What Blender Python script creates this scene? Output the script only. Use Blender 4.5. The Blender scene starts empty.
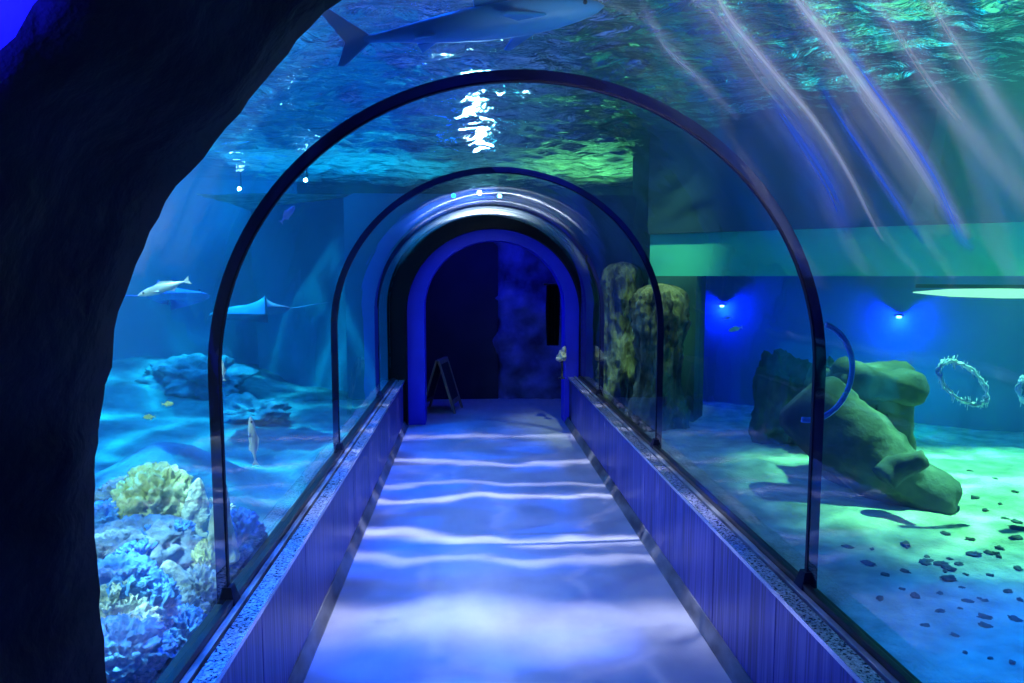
import bpy, bmesh, math, random
from mathutils import Vector, Matrix, noise, Euler
C = bpy.context.scene.collection
PI = math.pi
R = math.radians
rnd = random.Random(7)

# ------------------------------------------------------------------ camera
F = 700.0
PHI = math.atan(65.5 / F)
THETA = math.atan(42 * math.cos(PHI) / F)
CAM = Vector((0, 0, 1.6))
cam = bpy.data.cameras.new('camera')
cam.sensor_width = 36
cam.lens = 36 * F / 1024
cam.clip_start = 0.02
co = bpy.data.objects.new('camera', cam)
C.objects.link(co)
co.location = CAM
co.rotation_euler = (PI / 2 - PHI, 0, -THETA)
bpy.context.scene.camera = co
ROT = Euler((PI / 2 - PHI, 0, -THETA)).to_matrix()


def ray(px, py):
    return (ROT @ Vector(((px - 512) / F, (341.5 - py) / F, -1))).normalized()


def at(px, py, Y=None, X=None, Z=None):
    d = ray(px, py)
    if Y is not None:
        t = Y / d.y
    elif X is not None:
        t = X / d.x
    else:
        t = (Z - CAM.z) / d.z
    return CAM + d * t


# ------------------------------------------------------------------ object helpers
def link(o, parent=None):
    C.objects.link(o)
    if parent:
        o.parent = parent
    return o


def tag(o, label=None, cat=None, group=None, kind=None):
    if label: o['label'] = label
    if cat: o['category'] = cat
    if group: o['group'] = group
    if kind: o['kind'] = kind
    return o


def empty(name, loc, label=None, cat=None, group=None, rz=0):
    o = bpy.data.objects.new(name, None)
    o.location = loc
    o.rotation_euler = (0, 0, rz)
    o.empty_display_size = 0.1
    link(o)
    return tag(o, label, cat, group)


def obj(name, bm, m, parent=None, smooth=True, loc=None):
    me = bpy.data.meshes.new(name)
    bmesh.ops.recalc_face_normals(bm, faces=bm.faces)
    bm.to_mesh(me)
    bm.free()
    for x in (m if isinstance(m, (list, tuple)) else [m]):
        me.materials.append(x)
    if smooth:
        for p in me.polygons:
            p.use_smooth = True
    o = bpy.data.objects.new(name, me)
    if loc is not None:
        o.location = loc
    return link(o, parent)


def copy_tree(o, parent=None):
    c = o.copy()
    C.objects.link(c)
    c.parent = parent
    for ch in [x for x in bpy.data.objects if x.parent == o]:
        copy_tree(ch, c)
    return c


def box(bm, x0, x1, y0, y1, z0, z1, mi=0):
    v = [bm.verts.new((x, y, z)) for z in (z0, z1) for y in (y0, y1) for x in (x0, x1)]
    for f in ((0, 2, 3, 1), (4, 5, 7, 6), (0, 1, 5, 4), (2, 6, 7, 3), (0, 4, 6, 2), (1, 3, 7, 5)):
        bm.faces.new([v[i] for i in f]).material_index = mi


def bbox(name, x0, x1, y0, y1, z0, z1, m, parent=None, bev=0.0, kind=None):
    bm = bmesh.new()
    box(bm, x0, x1, y0, y1, z0, z1)
    if bev:
        bmesh.ops.bevel(bm, geom=bm.edges[:], offset=bev, segments=2, affect='EDGES', profile=0.6)
    o = obj(name, bm, m, parent, smooth=False)
    if kind: o['kind'] = kind
    return o


def tube(bm, pts, rads, n=10, cap=True, flat=1.0):
    """swept tube through points, with a radius each; flat squashes it in z"""
    rings = []
    for i, p in enumerate(pts):
        p = Vector(p)
        a = Vector(pts[max(0, i - 1)]); b = Vector(pts[min(len(pts) - 1, i + 1)])
        t = (b - a).normalized()
        up = Vector((0, 0, 1)) if abs(t.z) < 0.92 else Vector((1, 0, 0))
        u = t.cross(up).normalized(); w = u.cross(t).normalized()
        r = rads[i] if hasattr(rads, '__len__') else rads
        rings.append([bm.verts.new(p + (u * math.cos(2 * PI * k / n) + w * math.sin(2 * PI * k / n) * flat) * r) for k in range(n)])
    for a, b in zip(rings, rings[1:]):
        for k in range(n):
            bm.faces.new((a[k], a[(k + 1) % n], b[(k + 1) % n], b[k]))
    if cap:
        bm.faces.new(rings[0][::-1]); bm.faces.new(rings[-1])


def closed_tube(bm, pts, rads, n=8):
    N = len(pts)
    rings = []
    for i, p in enumerate(pts):
        p = Vector(p)
        t = (Vector(pts[(i + 1) % N]) - Vector(pts[i - 1])).normalized()
        up = Vector((0, 1, 0)) if abs(t.y) < 0.9 else Vector((1, 0, 0))
        u = t.cross(up).normalized(); w = u.cross(t).normalized()
        r = rads[i] if hasattr(rads, '__len__') else rads
        rings.append([bm.verts.new(p + (u * math.cos(2 * PI * k / n) + w * math.sin(2 * PI * k / n)) * r) for k in range(n)])
    for i in range(N):
        a, b = rings[i], rings[(i + 1) % N]
        for k in range(n):
            bm.faces.new((a[k], a[(k + 1) % n], b[(k + 1) % n], b[k]))


def fbm(p, oct=4, lac=2.0):
    return noise.fractal(p, 0.9, lac, oct)


def lump(bm, c, r, amp=0.25, freq=2.0, sub=4, seed=0, sharp=False, zmin=None):
    """a noise-displaced rock or coral lump"""
    g = bmesh.ops.create_icosphere(bm, subdivisions=sub, radius=1.0)
    c = Vector(c); r = Vector(r)
    off = Vector((seed * 13.7, seed * 5.1, seed * 3.3))
    for v in g['verts']:
        d = v.co.normalized()
        n = fbm(d * freq + off, 5)
        if sharp:
            n = 0.6 - 1.6 * abs(n)
        k = 1 + amp * n
        q = Vector((d.x * r.x, d.y * r.y, d.z * r.z)) * k + c
        if zmin is not None and q.z < zmin:
            q.z = zmin
        v.co = q


# ------------------------------------------------------------------ material helpers
def nodes(name):
    m = bpy.data.materials.new(name)
    m.use_nodes = True
    nt = m.node_tree
    nt.nodes.clear()
    out = nt.nodes.new('ShaderNodeOutputMaterial')
    return m, nt, out


def N(nt, t, **kw):
    n = nt.nodes.new(t)
    for k, v in kw.items():
        if k.startswith('i_'):
            n.inputs[k[2:].replace('_', ' ')].default_value = v
        else:
            setattr(n, k, v)
    return n


def L(nt, a, b):
    nt.links.new(a, b)


def math_(nt, op, a, b=None, clamp=False):
    n = nt.nodes.new('ShaderNodeMath'); n.operation = op; n.use_clamp = clamp
    for i, x in enumerate((a, b)):
        if x is None: continue
        if isinstance(x, (int, float)): n.inputs[i].default_value = x
        else: L(nt, x, n.inputs[i])
    return n.outputs[0]


def ramp(nt, fac, stops, interp='LINEAR'):
    n = nt.nodes.new('ShaderNodeValToRGB')
    cr = n.color_ramp; cr.interpolation = interp
    while len(cr.elements) < len(stops):
        cr.elements.new(0.5)
    for e, (p, c) in zip(cr.elements, stops):
        e.position = p
        if isinstance(c, (int, float)): c = (c, c, c)
        e.color = (*c[:3], 1)
    L(nt, fac, n.inputs[0])
    return n.outputs[0]


def mat(name, c1, c2=None, scale=5.0, rough=0.6, metal=0.0, bump=0.0, bscale=None, stretch=(1, 1, 1), spec=0.5, detail=6, coat=0.0, lo=0.35, hi=0.65, rough2=None, bdist=0.02):
    m, nt, out = nodes(name)
    p = N(nt, 'ShaderNodeBsdfPrincipled')
    p.inputs['Roughness'].default_value = rough
    p.inputs['Metallic'].default_value = metal
    p.inputs['Specular IOR Level'].default_value = spec
    p.inputs['Coat Weight'].default_value = coat
    tc = N(nt, 'ShaderNodeTexCoord')
    mp = N(nt, 'ShaderNodeMapping')
    mp.inputs['Scale'].default_value = stretch
    L(nt, tc.outputs['Object'], mp.inputs[0])
    nz = N(nt, 'ShaderNodeTexNoise', i_Scale=scale, i_Detail=detail)
    L(nt, mp.outputs[0], nz.inputs['Vector'])
    if c2 is not None:
        L(nt, ramp(nt, nz.outputs['Fac'], [(lo, c1), (hi, c2)]), p.inputs['Base Color'])
    else:
        p.inputs['Base Color'].default_value = (*c1, 1)
    if rough2 is not None:
        r = ramp(nt, nz.outputs['Fac'], [(lo, rough), (hi, rough2)])
        L(nt, r, p.inputs['Roughness'])
    if bump:
        nb = N(nt, 'ShaderNodeTexNoise', i_Scale=bscale or scale * 3, i_Detail=8)
        L(nt, mp.outputs[0], nb.inputs['Vector'])
        b = N(nt, 'ShaderNodeBump', i_Strength=bump, i_Distance=bdist)
        L(nt, nb.outputs['Fac'], b.inputs['Height'])
        L(nt, b.outputs[0], p.inputs['Normal'])
    L(nt, p.outputs[0], out.inputs[0])
    return m


def emit_mat(name, c, s):
    m, nt, out = nodes(name)
    e = N(nt, 'ShaderNodeEmission', i_Strength=s)
    e.inputs['Color'].default_value = (*c, 1)
    L(nt, e.outputs[0], out.inputs[0])
    return m


# glass (thin acrylic: see-through, with a grazing sheen on the room side)
def glass_mat():
    m, nt, out = nodes('acrylic_inner_face')
    lw = N(nt, 'ShaderNodeLayerWeight', i_Blend=0.5)
    f = math_(nt, 'POWER', lw.outputs['Facing'], 5.0)
    f = math_(nt, 'MULTIPLY', f, 0.9)
    f = math_(nt, 'ADD', f, 0.1, True)
    tr = N(nt, 'ShaderNodeBsdfTransparent'); tr.inputs[0].default_value = (0.95, 0.98, 1, 1)
    gl = N(nt, 'ShaderNodeBsdfAnisotropic'); gl.inputs['Roughness'].default_value = 0.03
    tc = N(nt, 'ShaderNodeTexCoord')
    nz = N(nt, 'ShaderNodeTexNoise', i_Scale=2.2, i_Detail=2)
    L(nt, tc.outputs['Object'], nz.inputs['Vector'])
    b = N(nt, 'ShaderNodeBump', i_Strength=0.12, i_Distance=0.03)
    L(nt, nz.outputs['Fac'], b.inputs['Height'])
    L(nt, b.outputs[0], gl.inputs['Normal'])
    mx = N(nt, 'ShaderNodeMixShader')
    L(nt, f, mx.inputs[0]); L(nt, tr.outputs[0], mx.inputs[1]); L(nt, gl.outputs[0], mx.inputs[2])
    L(nt, mx.outputs[0], out.inputs[0])
    m2, nt, out = nodes('acrylic_water_face')
    tr = N(nt, 'ShaderNodeBsdfTransparent'); tr.inputs[0].default_value = (0.96, 0.99, 1, 1)
    L(nt, tr.outputs[0], out.inputs[0])
    return m, m2


def water_volume():
    m, nt, out = nodes('tank_water')
    sc = N(nt, 'ShaderNodeVolumeScatter', i_Density=VOL_S, i_Anisotropy=0.25)
    sc.inputs['Color'].default_value = (0.3, 0.85, 1.0, 1)
    ab = N(nt, 'ShaderNodeVolumeAbsorption', i_Density=VOL_A)
    ab.inputs['Color'].default_value = (0.0, 0.88, 0.97, 1)
    ad = N(nt, 'ShaderNodeAddShader')
    L(nt, sc.outputs[0], ad.inputs[0]); L(nt, ab.outputs[0], ad.inputs[1])
    L(nt, ad.outputs[0], out.inputs['Volume'])
    return m


VOL_S, VOL_A = 0.032, 0.22


def surface_mat():
    m, nt, out = nodes('rippled_water_surface')
    tc = N(nt, 'ShaderNodeTexCoord')
    mp = N(nt, 'ShaderNodeMapping'); mp.inputs['Scale'].default_value = (1.0, 1.7, 1)
    L(nt, tc.outputs['Object'], mp.inputs[0])
    n1 = N(nt, 'ShaderNodeTexNoise', i_Scale=4.5, i_Detail=4, i_Roughness=0.55, i_Distortion=0.8)
    L(nt, mp.outputs[0], n1.inputs['Vector'])
    b = N(nt, 'ShaderNodeBump', i_Strength=0.8, i_Distance=0.05)
    L(nt, n1.outputs['Fac'], b.inputs['Height'])
    fr = N(nt, 'ShaderNodeFresnel', i_IOR=1.33)
    L(nt, b.outputs[0], fr.inputs['Normal'])
    tr = N(nt, 'ShaderNodeBsdfTransparent')
    gl = N(nt, 'ShaderNodeBsdfAnisotropic'); gl.inputs['Roughness'].default_value = 0.02
    L(nt, b.outputs[0], gl.inputs['Normal'])
    mx = N(nt, 'ShaderNodeMixShader')
    L(nt, fr.outputs[0], mx.inputs[0]); L(nt, tr.outputs[0], mx.inputs[1]); L(nt, gl.outputs[0], mx.inputs[2])
    L(nt, mx.outputs[0], out.inputs[0])
    return m


def floor_mat():
    m, nt, out = nodes('grey_vinyl_floor')
    p = N(nt, 'ShaderNodeBsdfPrincipled')
    tc = N(nt, 'ShaderNodeTexCoord')
    n1 = N(nt, 'ShaderNodeTexNoise', i_Scale=3, i_Detail=8); L(nt, tc.outputs['Object'], n1.inputs['Vector'])
    col = ramp(nt, n1.outputs['Fac'], [(0.3, (0.26, 0.26, 0.32)), (0.7, (0.38, 0.38, 0.45))])
    L(nt, col, p.inputs['Base Color'])
    mp = N(nt, 'ShaderNodeMapping'); mp.inputs['Scale'].default_value = (1, 0.25, 1)
    L(nt, tc.outputs['Object'], mp.inputs[0])
    n2 = N(nt, 'ShaderNodeTexNoise', i_Scale=14, i_Detail=6); L(nt, mp.outputs[0], n2.inputs['Vector'])
    L(nt, ramp(nt, n2.outputs['Fac'], [(0.3, 0.28), (0.7, 0.46)]), p.inputs['Roughness'])
    n3 = N(nt, 'ShaderNodeTexNoise', i_Scale=160, i_Detail=3); L(nt, tc.outputs['Object'], n3.inputs['Vector'])
    b = N(nt, 'ShaderNodeBump', i_Strength=0.25, i_Distance=0.004)
    L(nt, n3.outputs['Fac'], b.inputs['Height']); L(nt, b.outputs[0], p.inputs['Normal'])
    p.inputs['Specular IOR Level'].default_value = 0.6
    L(nt, p.outputs[0], out.inputs[0])
    return m


def panel_mat():
    m, nt, out = nodes('brushed_blue_panel')
    p = N(nt, 'ShaderNodeBsdfPrincipled')
    tc = N(nt, 'ShaderNodeTexCoord')
    mp = N(nt, 'ShaderNodeMapping'); mp.inputs['Scale'].default_value = (1, 1, 0.03)
    L(nt, tc.outputs['Object'], mp.inputs[0])
    n1 = N(nt, 'ShaderNodeTexNoise', i_Scale=60, i_Detail=4); L(nt, mp.outputs[0], n1.inputs['Vector'])
    L(nt, ramp(nt, n1.outputs['Fac'], [(0.35, (0.012, 0.012, 0.13)), (0.5, (0.04, 0.04, 0.3)), (0.68, (0.11, 0.11, 0.4))]), p.inputs['Base Color'])
    p.inputs['Roughness'].default_value = 0.4
    p.inputs['Metallic'].default_value = 0.25
    b = N(nt, 'ShaderNodeBump', i_Strength=0.3, i_Distance=0.003)
    L(nt, n1.outputs['Fac'], b.inputs['Height']); L(nt, b.outputs[0], p.inputs['Normal'])
    L(nt, p.outputs[0], out.inputs[0])
    return m


M = {}
M['glass_in'], M['glass_out'] = glass_mat()
M['water'] = water_volume()
M['surface'] = surface_mat()
M['floor'] = floor_mat()
M['panel'] = panel_mat()
M['ledge'] = mat('speckled_metal_ledge', (0.06, 0.06, 0.16), (0.6, 0.6, 0.75), scale=120, rough=0.2, metal=0.8, bump=0.7, bscale=110, rough2=0.5, bdist=0.004)
M['gasket'] = mat('black_rubber', (0.006, 0.006, 0.012), rough=0.35)
M['lip'] = mat('bright_metal_lip', (0.6, 0.6, 0.7), rough=0.25, metal=0.8)
M['channel'] = mat('worn_grey_channel', (0.1, 0.1, 0.14), (0.5, 0.5, 0.55), scale=12, rough=0.4, metal=0.6, bump=0.3, stretch=(1, 0.4, 1))
M['skirting'] = mat('scuffed_dark_skirting', (0.03, 0.03, 0.04), (0.16, 0.16, 0.18), scale=9, rough=0.35, stretch=(1, 0.5, 1))
M['ring'] = mat('navy_black_joint', (0.006, 0.006, 0.03), rough=0.5, spec=0.2)
M['cave'] = mat('dark_cave_rock', (0.006, 0.007, 0.02), (0.016, 0.017, 0.04), scale=6, rough=0.85, bump=0.8, bscale=16, spec=0.2)
M['portal'] = mat('blue_painted_arch', (0.01, 0.01, 0.55), (0.015, 0.015, 0.6), scale=4, rough=0.5)
M['black'] = mat('matt_black_collar', (0.001, 0.001, 0.003), rough=0.7, spec=0.2)
M['tankwall'] = mat('blue_tank_wall', (0.02, 0.2, 0.34), (0.04, 0.3, 0.44), scale=0.7, rough=0.8, bump=0.3, bscale=3)
M['tankback'] = mat('teal_rock_wall', (0.01, 0.05, 0.05), (0.04, 0.14, 0.12), scale=1.6, rough=0.9, bump=0.8, bscale=4)
M['litstrip'] = mat('lit_teal_band', (0.06, 0.55, 0.36), (0.08, 0.6, 0.4), scale=1.2, rough=0.7)  # lit strip of the wall, its green light put into the colour
M['shadeupper'] = mat('shaded_upper_band', (0.008, 0.04, 0.065), (0.014, 0.055, 0.085), scale=1.5, rough=0.7)  # upper wall, its shade put into the colour
M['lowerteal'] = mat('teal_lower_wall', (0.04, 0.3, 0.34), (0.05, 0.36, 0.38), scale=1.0, rough=0.8)
M['sand'] = mat('pale_sand', (0.3, 0.33, 0.25), (0.6, 0.62, 0.48), scale=7, rough=0.9, bump=0.7, bscale=40)
M['reefbed'] = mat('reef_rubble_bed', (0.05, 0.11, 0.15), (0.22, 0.32, 0.34), scale=3.5, rough=0.9, bump=1.0, bscale=22)
M['stone'] = mat('weathered_ruin_stone', (0.055, 0.062, 0.055), (0.12, 0.13, 0.11), scale=6, rough=0.85, bump=0.6, bscale=18)
M['darkstone'] = mat('dark_boulder_stone', (0.03, 0.06, 0.07), (0.08, 0.12, 0.12), scale=6, rough=0.9, bump=0.8, bscale=16)
M['pebble'] = mat('dark_pebble', (0.02, 0.045, 0.045), (0.06, 0.09, 0.08), scale=10, rough=0.8)
M['pillar'] = mat('olive_rock_pillar', (0.015, 0.022, 0.013), (0.42, 0.42, 0.24), scale=4, rough=0.9, bump=1.0, bscale=16, stretch=(1.8, 1.8, 0.7), lo=0.38, hi=0.72, bdist=0.06)
M['coral_yellow'] = mat('yellow_coral', (0.5, 0.48, 0.16), (0.85, 0.82, 0.4), scale=12, rough=0.8, bump=1.0, bscale=30)
M['coral_white'] = mat('pale_coral', (0.3, 0.38, 0.34), (0.88, 0.86, 0.6), scale=14, rough=0.8, bump=1.0, bscale=35)
M['coral_blue'] = mat('blue_coral', (0.02, 0.12, 0.5), (0.16, 0.46, 0.85), scale=9, rough=0.8, bump=1.0, bscale=30)
M['coral_grey'] = mat('grey_coral_rock', (0.1, 0.14, 0.22), (0.32, 0.36, 0.42), scale=9, rough=0.85, bump=1.0, bscale=25)
M['fish_pale'] = mat('silver_fish_skin', (0.6, 0.65, 0.65), (0.85, 0.88, 0.8), scale=20, rough=0.3)
M['fish_blue'] = mat('blue_fish_skin', (0.1, 0.25, 0.7), (0.2, 0.4, 0.8), scale=20, rough=0.4)
M['ray'] = mat('grey_ray_skin', (0.1, 0.26, 0.4), (0.14, 0.34, 0.5), scale=8, rough=0.6)
M['shark'] = mat('blue_grey_shark_skin', (0.05, 0.24, 0.55), (0.06, 0.28, 0.6), scale=5, rough=0.5)
M['eye'] = mat('dark_eye', (0.01, 0.01, 0.015), rough=0.2)
M['reflection'] = mat('pale_ring_reflection', (0.5, 0.65, 0.95), (0.75, 0.85, 1.0), scale=30, rough=0.6)  # ring lights reflected in the glass, given a solid form
M['glare'] = mat('blue_arc_reflection', (0.12, 0.35, 0.9), (0.2, 0.5, 0.95), scale=12, rough=0.3)  # blue arc reflected in the glass, given a solid form
M['wood'] = mat('dark_wood_frame', (0.18, 0.12, 0.07), (0.28, 0.2, 0.12), scale=12, rough=0.6, stretch=(6, 6, 0.6))
M['chalk'] = mat('black_chalkboard', (0.012, 0.012, 0.014), rough=0.7)
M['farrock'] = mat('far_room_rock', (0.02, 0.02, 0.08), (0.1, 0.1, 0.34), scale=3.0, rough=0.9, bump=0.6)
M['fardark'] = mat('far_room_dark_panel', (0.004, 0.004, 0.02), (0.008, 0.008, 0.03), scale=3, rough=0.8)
M['foyer'] = mat('foyer_blue_plaster', (0.06, 0.06, 0.3), (0.1, 0.1, 0.4), scale=3, rough=0.9, bump=0.4)
M['roomwall'] = mat('viewing_room_blue_wall', (0.05, 0.16, 0.42), (0.07, 0.2, 0.5), scale=1.4, rough=0.8)
M['lampbody'] = mat('black_lamp_housing', (0.01, 0.01, 0.012), rough=0.4, metal=0.5)
M['ornament'] = mat('pale_bone_ornament', (0.35, 0.3, 0.24), (0.6, 0.55, 0.45), scale=14, rough=0.7)
M['hall'] = mat('black_hall_ceiling', (0.01, 0.012, 0.02), rough=0.9)

# ------------------------------------------------------------------ tunnel section
XC, RAD = 0.18, 0.99          # tunnel axis and glass radius
ZK, ZC = 0.512, 1.27          # kerb top, spring line
XL, XR = -0.70, 1.06          # inner faces of the low walls
Y0, YE = 0.95, 7.5            # tunnel start and end
ZS = 2.9                      # water surface


SQ = 0.96                     # the crown is a little flatter than a half circle


def arch(r, n=56, z0=ZK, cx=XC, zc=ZC, legs=5, kx=1.0):
    """points of a stilted arch from the left foot over the crown to the right foot"""
    pts = [(cx - r * kx, z0 + (zc - z0) * k / legs) for k in range(legs)]
    for k in range(n + 1):
        a = PI - PI * k / n
        pts.append((cx + r * kx * math.cos(a), zc + SQ * r * math.sin(a)))
    pts += [(cx + r * kx, zc - (zc - z0) * (k + 1) / legs) for k in range(legs)]
    return pts


def arch_shell(name, r0, r1, y0, y1, m, parent=None, z0=ZK, ny=1, mats=None, cx0=XC, cx1=XC, zc0=ZC, zc1=ZC, smooth=True):
    """a stilted arch with thickness: inner radius r0, outer r1"""
    bm = bmesh.new()
    a, b = arch(r0, z0=z0, cx=cx0, zc=zc0), arch(r1, z0=z0, cx=cx1, zc=zc1)
    n = len(a)
    rows = []
    for j in range(ny + 1):
        y = y0 + (y1 - y0) * j / ny
        rows.append(([bm.verts.new((x, y, z)) for x, z in a], [bm.verts.new((x, y, z)) for x, z in b]))
    for j in range(ny):
        (i0, o0), (i1, o1) = rows[j], rows[j + 1]
        for k in range(n - 1):
            bm.faces.new((i0[k], i0[k + 1], i1[k + 1], i1[k])).material_index = 0
            bm.faces.new((o0[k], o1[k], o1[k + 1], o0[k + 1])).material_index = 1 if mats else 0
        for k in (0, n - 1):
            bm.faces.new((i0[k], o0[k], o1[k], i1[k])).material_index = 1 if mats else 0
    for j in (0, ny):
        i, o = rows[j]
        for k in range(n - 1):
            bm.faces.new((i[k], i[k + 1], o[k + 1], o[k])).material_index = 1 if mats else 0
    o = obj(name, bm, mats or m, parent, smooth=smooth)
    if smooth:
        # crisp end faces
        me = o.data
        for e in me.edges: pass
        mod = None
    return o


def sharp(o, ang=40):
    """flat look across edges sharper than ang"""
    me = o.data
    bm = bmesh.new(); bm.from_mesh(me)
    for e in bm.edges:
        if len(e.link_faces) == 2 and e.calc_face_angle(0) > R(ang):
            e.smooth = False
    bm.to_mesh(me); bm.free()
    return o


rings_y = [2.3, 4.3, 6.25]
edges = [Y0] + rings_y + [YE - 0.16]
panel_words = ['nearest', 'second', 'third', 'last']
for i in range(4):
    a = edges[i] + (0.009 if i else 0)
    b = edges[i + 1] - (0.009 if i < 3 else 0)
    w = sharp(arch_shell('window_%d' % (i + 1), RAD, RAD + 0.035, a, b, None, mats=[M['glass_in'], M['glass_out']], ny=2, z0=ZK - 0.03))
    tag(w, 'clear curved acrylic panel of the tunnel vault, %s from the entrance' % panel_words[i], 'window', kind='structure')

ring_lab = ['large near navy black arch joint seen in front, widest of the three rings',
            'middle thin black arch joint between the second and third glass panels',
            'farthest and smallest black arch joint close to the dark doorway']
for y, lab in zip(rings_y, ring_lab):
    t = empty('arch_joint', (XC, y, ZK), lab, 'joint ring', 'arch joints of the glass tunnel')
    o = sharp(arch_shell('joint_band', RAD - 0.003, RAD + 0.036, -0.008, 0.008, M['ring'], z0=0, cx0=0, cx1=0, zc0=ZC - ZK, zc1=ZC - ZK))
    o.parent = t
    for s in (-1, 1):   # little foot blocks sealing the joint to the ledge
        bm = bmesh.new()
        x = s * (RAD + 0.0)
        pts = [(-0.03, -0.032, 0.0), (0.012, -0.032, 0), (0.012, 0.032, 0), (-0.03, 0.032, 0)]
        top = [(-0.014, -0.018, 0.06), (0.012, -0.018, 0.06), (0.012, 0.018, 0.06), (-0.014, 0.018, 0.06)]
        vs = [bm.verts.new((x + (p[0] if s > 0 else -p[0]), p[1], p[2])) for p in pts + top]
        for f in ((0, 1, 2, 3), (4, 5, 6, 7), (0, 1, 5, 4), (1, 2, 6, 5), (2, 3, 7, 6), (3, 0, 4, 7)):
            bm.faces.new([vs[q] for q in f])
        obj('joint_foot', bm, M['ring'], t, smooth=False)

# ------------------------------------------------------------------ floor and low walls
bm = bmesh.new()
box(bm, -1.2, 1.6, -1.2, 11.0, -0.1, 0.0)
tag(obj('floor', bm, M['floor'], smooth=False), 'pale grey vinyl walkway floor crossed by rippling bands of light', 'floor', kind='structure')


def low_wall(side):
    s = -1 if side == 'left' else 1
    xi = XL if s < 0 else XR
    xg = XC + s * RAD             # glass inner face
    xo = XC + s * (RAD + 0.05)
    root = empty('wall_' + side, (0, 0, 0), 'low blue panelled wall along the %s side of the walkway under the glass' % side, 'low wall')
    root['kind'] = 'structure'

    def bx(name, a, b, y0, y1, z0, z1, m, bev=0.0):
        return bbox(name, min(a, b), max(a, b), y0, y1, z0, z1, m, root, bev)
    bx('wall_core', xi + s * 0.012, xo, 0.4, YE, 0, ZK - 0.012, M['gasket'])
    y = 0.45
    ws = [0.62, 0.62, 0.60, 0.62, 0.6, 0.62, 0.62, 0.62, 0.62, 0.62, 0.62]
    for w in ws:
        y1 = min(y + w, YE)
        if y1 - y < 0.05: break
        bx('panel', xi, xi + s * 0.012, y, y1 - 0.004, 0.065, ZK - 0.014, M['panel'], 0.002)
        y = y1
    # speckled ledge slabs on top
    y = 0.45
    while y < YE - 0.05:
        y1 = min(y + 1.17, YE)
        bx('ledge', xi - s * 0.008, xi + s * 0.052, y, y1 - 0.003, ZK - 0.012, ZK, M['ledge'], 0.003)
        y = y1
    # channel and rubber at the glass foot
    bx('ledge_lip', xi - s * 0.012, xi - s * 0.0085, 0.45, YE, ZK - 0.016, ZK + 0.002, M['lip'])
    bx('glass_channel', xi + s * 0.062, xg - s * 0.025, 0.45, YE, ZK - 0.02, ZK + 0.004, M['channel'], 0.004)
    bx('glass_gasket', xg - s * 0.024, xg + s * 0.0, 0.45, YE - .16, ZK - 0.02, ZK + 0.024, M['gasket'], 0.004)
    # sloping skirting
    bm = bmesh.new()
    prof = [(0, 0), (0.035, 0), (0.035, 0.012), (0.006, 0.07), (0, 0.07)]
    a = [bm.verts.new((xi - s * p[0], 0.45, p[1] + 0.001)) for p in prof]
    b = [bm.verts.new((xi - s * p[0], YE, p[1] + 0.001)) for p in prof]
    n = len(prof)
    for k in range(n):
        bm.faces.new((a[k], a[(k + 1) % n], b[(k + 1) % n], b[k]))
    bm.faces.new(a); bm.faces.new(b[::-1])
    obj('skirting', bm, M['skirting'], root, smooth=False)
    return root


low_wall('left'); low_wall('right')

# ------------------------------------------------------------------ entrance cave arch
edge_px = [(108, 683), (104, 640), (98, 590), (97, 520), (95, 470), (101, 430), (108, 385), (118, 330), (128, 295), (137, 265), (150, 232),
           (165, 202), (187, 170), (212, 142), (240, 112), (268, 80), (300, 44), (340, 0), (372, -40), (420, -80), (480, -110), (560, -130)]
YF = 1.3
inner = [(at(px, py, Y=YF).x, at(px, py, Y=YF).z) for px, py in edge_px]
inner = [(inner[0][0] - .01, -0.02), (inner[0][0], 0.35)] + [p for p in inner if p[1] > 0.45]
xmax = inner[-1][0]
axis = 0.2
right = [(2 * axis - x + 0.5, z) for x, z in inner[::-1] if x < axis - 0.05]
outline = inner + right
# resample
def resample(pts, step):
    out = [pts[0]]
    for a, b in zip(pts, pts[1:]):
        d = math.hypot(b[0] - a[0], b[1] - a[1]); n = max(1, round(d / step))
        for k in range(1, n + 1):
            out.append((a[0] + (b[0] - a[0]) * k / n, a[1] + (b[1] - a[1]) * k / n))
    return out
outline = resample(outline, 0.03)
cc = Vector((0.2, 1.35))
bm = bmesh.new()
prof = [(1.62, 0.5), (1.55, 0.26), (1.42, 0.13), (1.34, 0.05), (1.3, 0.0), (1.16, 0.0), (1.05, 0.02), (0.95, 0.01), (0.86, 0.01), (0.8, 0.015), (0.775, 0.03), (0.76, 0.08), (0.76, 0.5), (0.76, 1.1)]
rows = []
for k, (x, z) in enumerate(outline):
    d = Vector((x, z)) - cc
    if z < cc.y:
        d = Vector((-1 if x < cc.x else 1, 0))
    else:
        d.normalize()
    row = []
    for (y, off) in prof:
        p = Vector((x + d.x * off, y, z + d.y * off))
        n = fbm(p * 3.0, 5) * 0.035 + fbm(p * 14.0, 4) * 0.009
        if abs(y - 1.3) < 0.01: n = fbm(p * 11.0, 5) * 0.012
        if off > 0.15: n *= 0.4
        if y < 0.77 and off > 0.3: n = 0
        p += Vector((d.x, -0.3 if y < 1 else 0, d.y)) * n
        row.append(bm.verts.new(p))
    rows.append(row)
for a, b in zip(rows, rows[1:]):
    for j in range(len(prof) - 1):
        f = bm.faces.new((a[j], a[j + 1], b[j + 1], b[j]))
        f.material_index = 1 if j >= 10 else 0
o = obj('wall_front', bm, [M['cave'], M['foyer']])
tag(o, 'dark rough cave rock arch framing the tunnel entrance on the left', 'rock arch', kind='structure')

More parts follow.
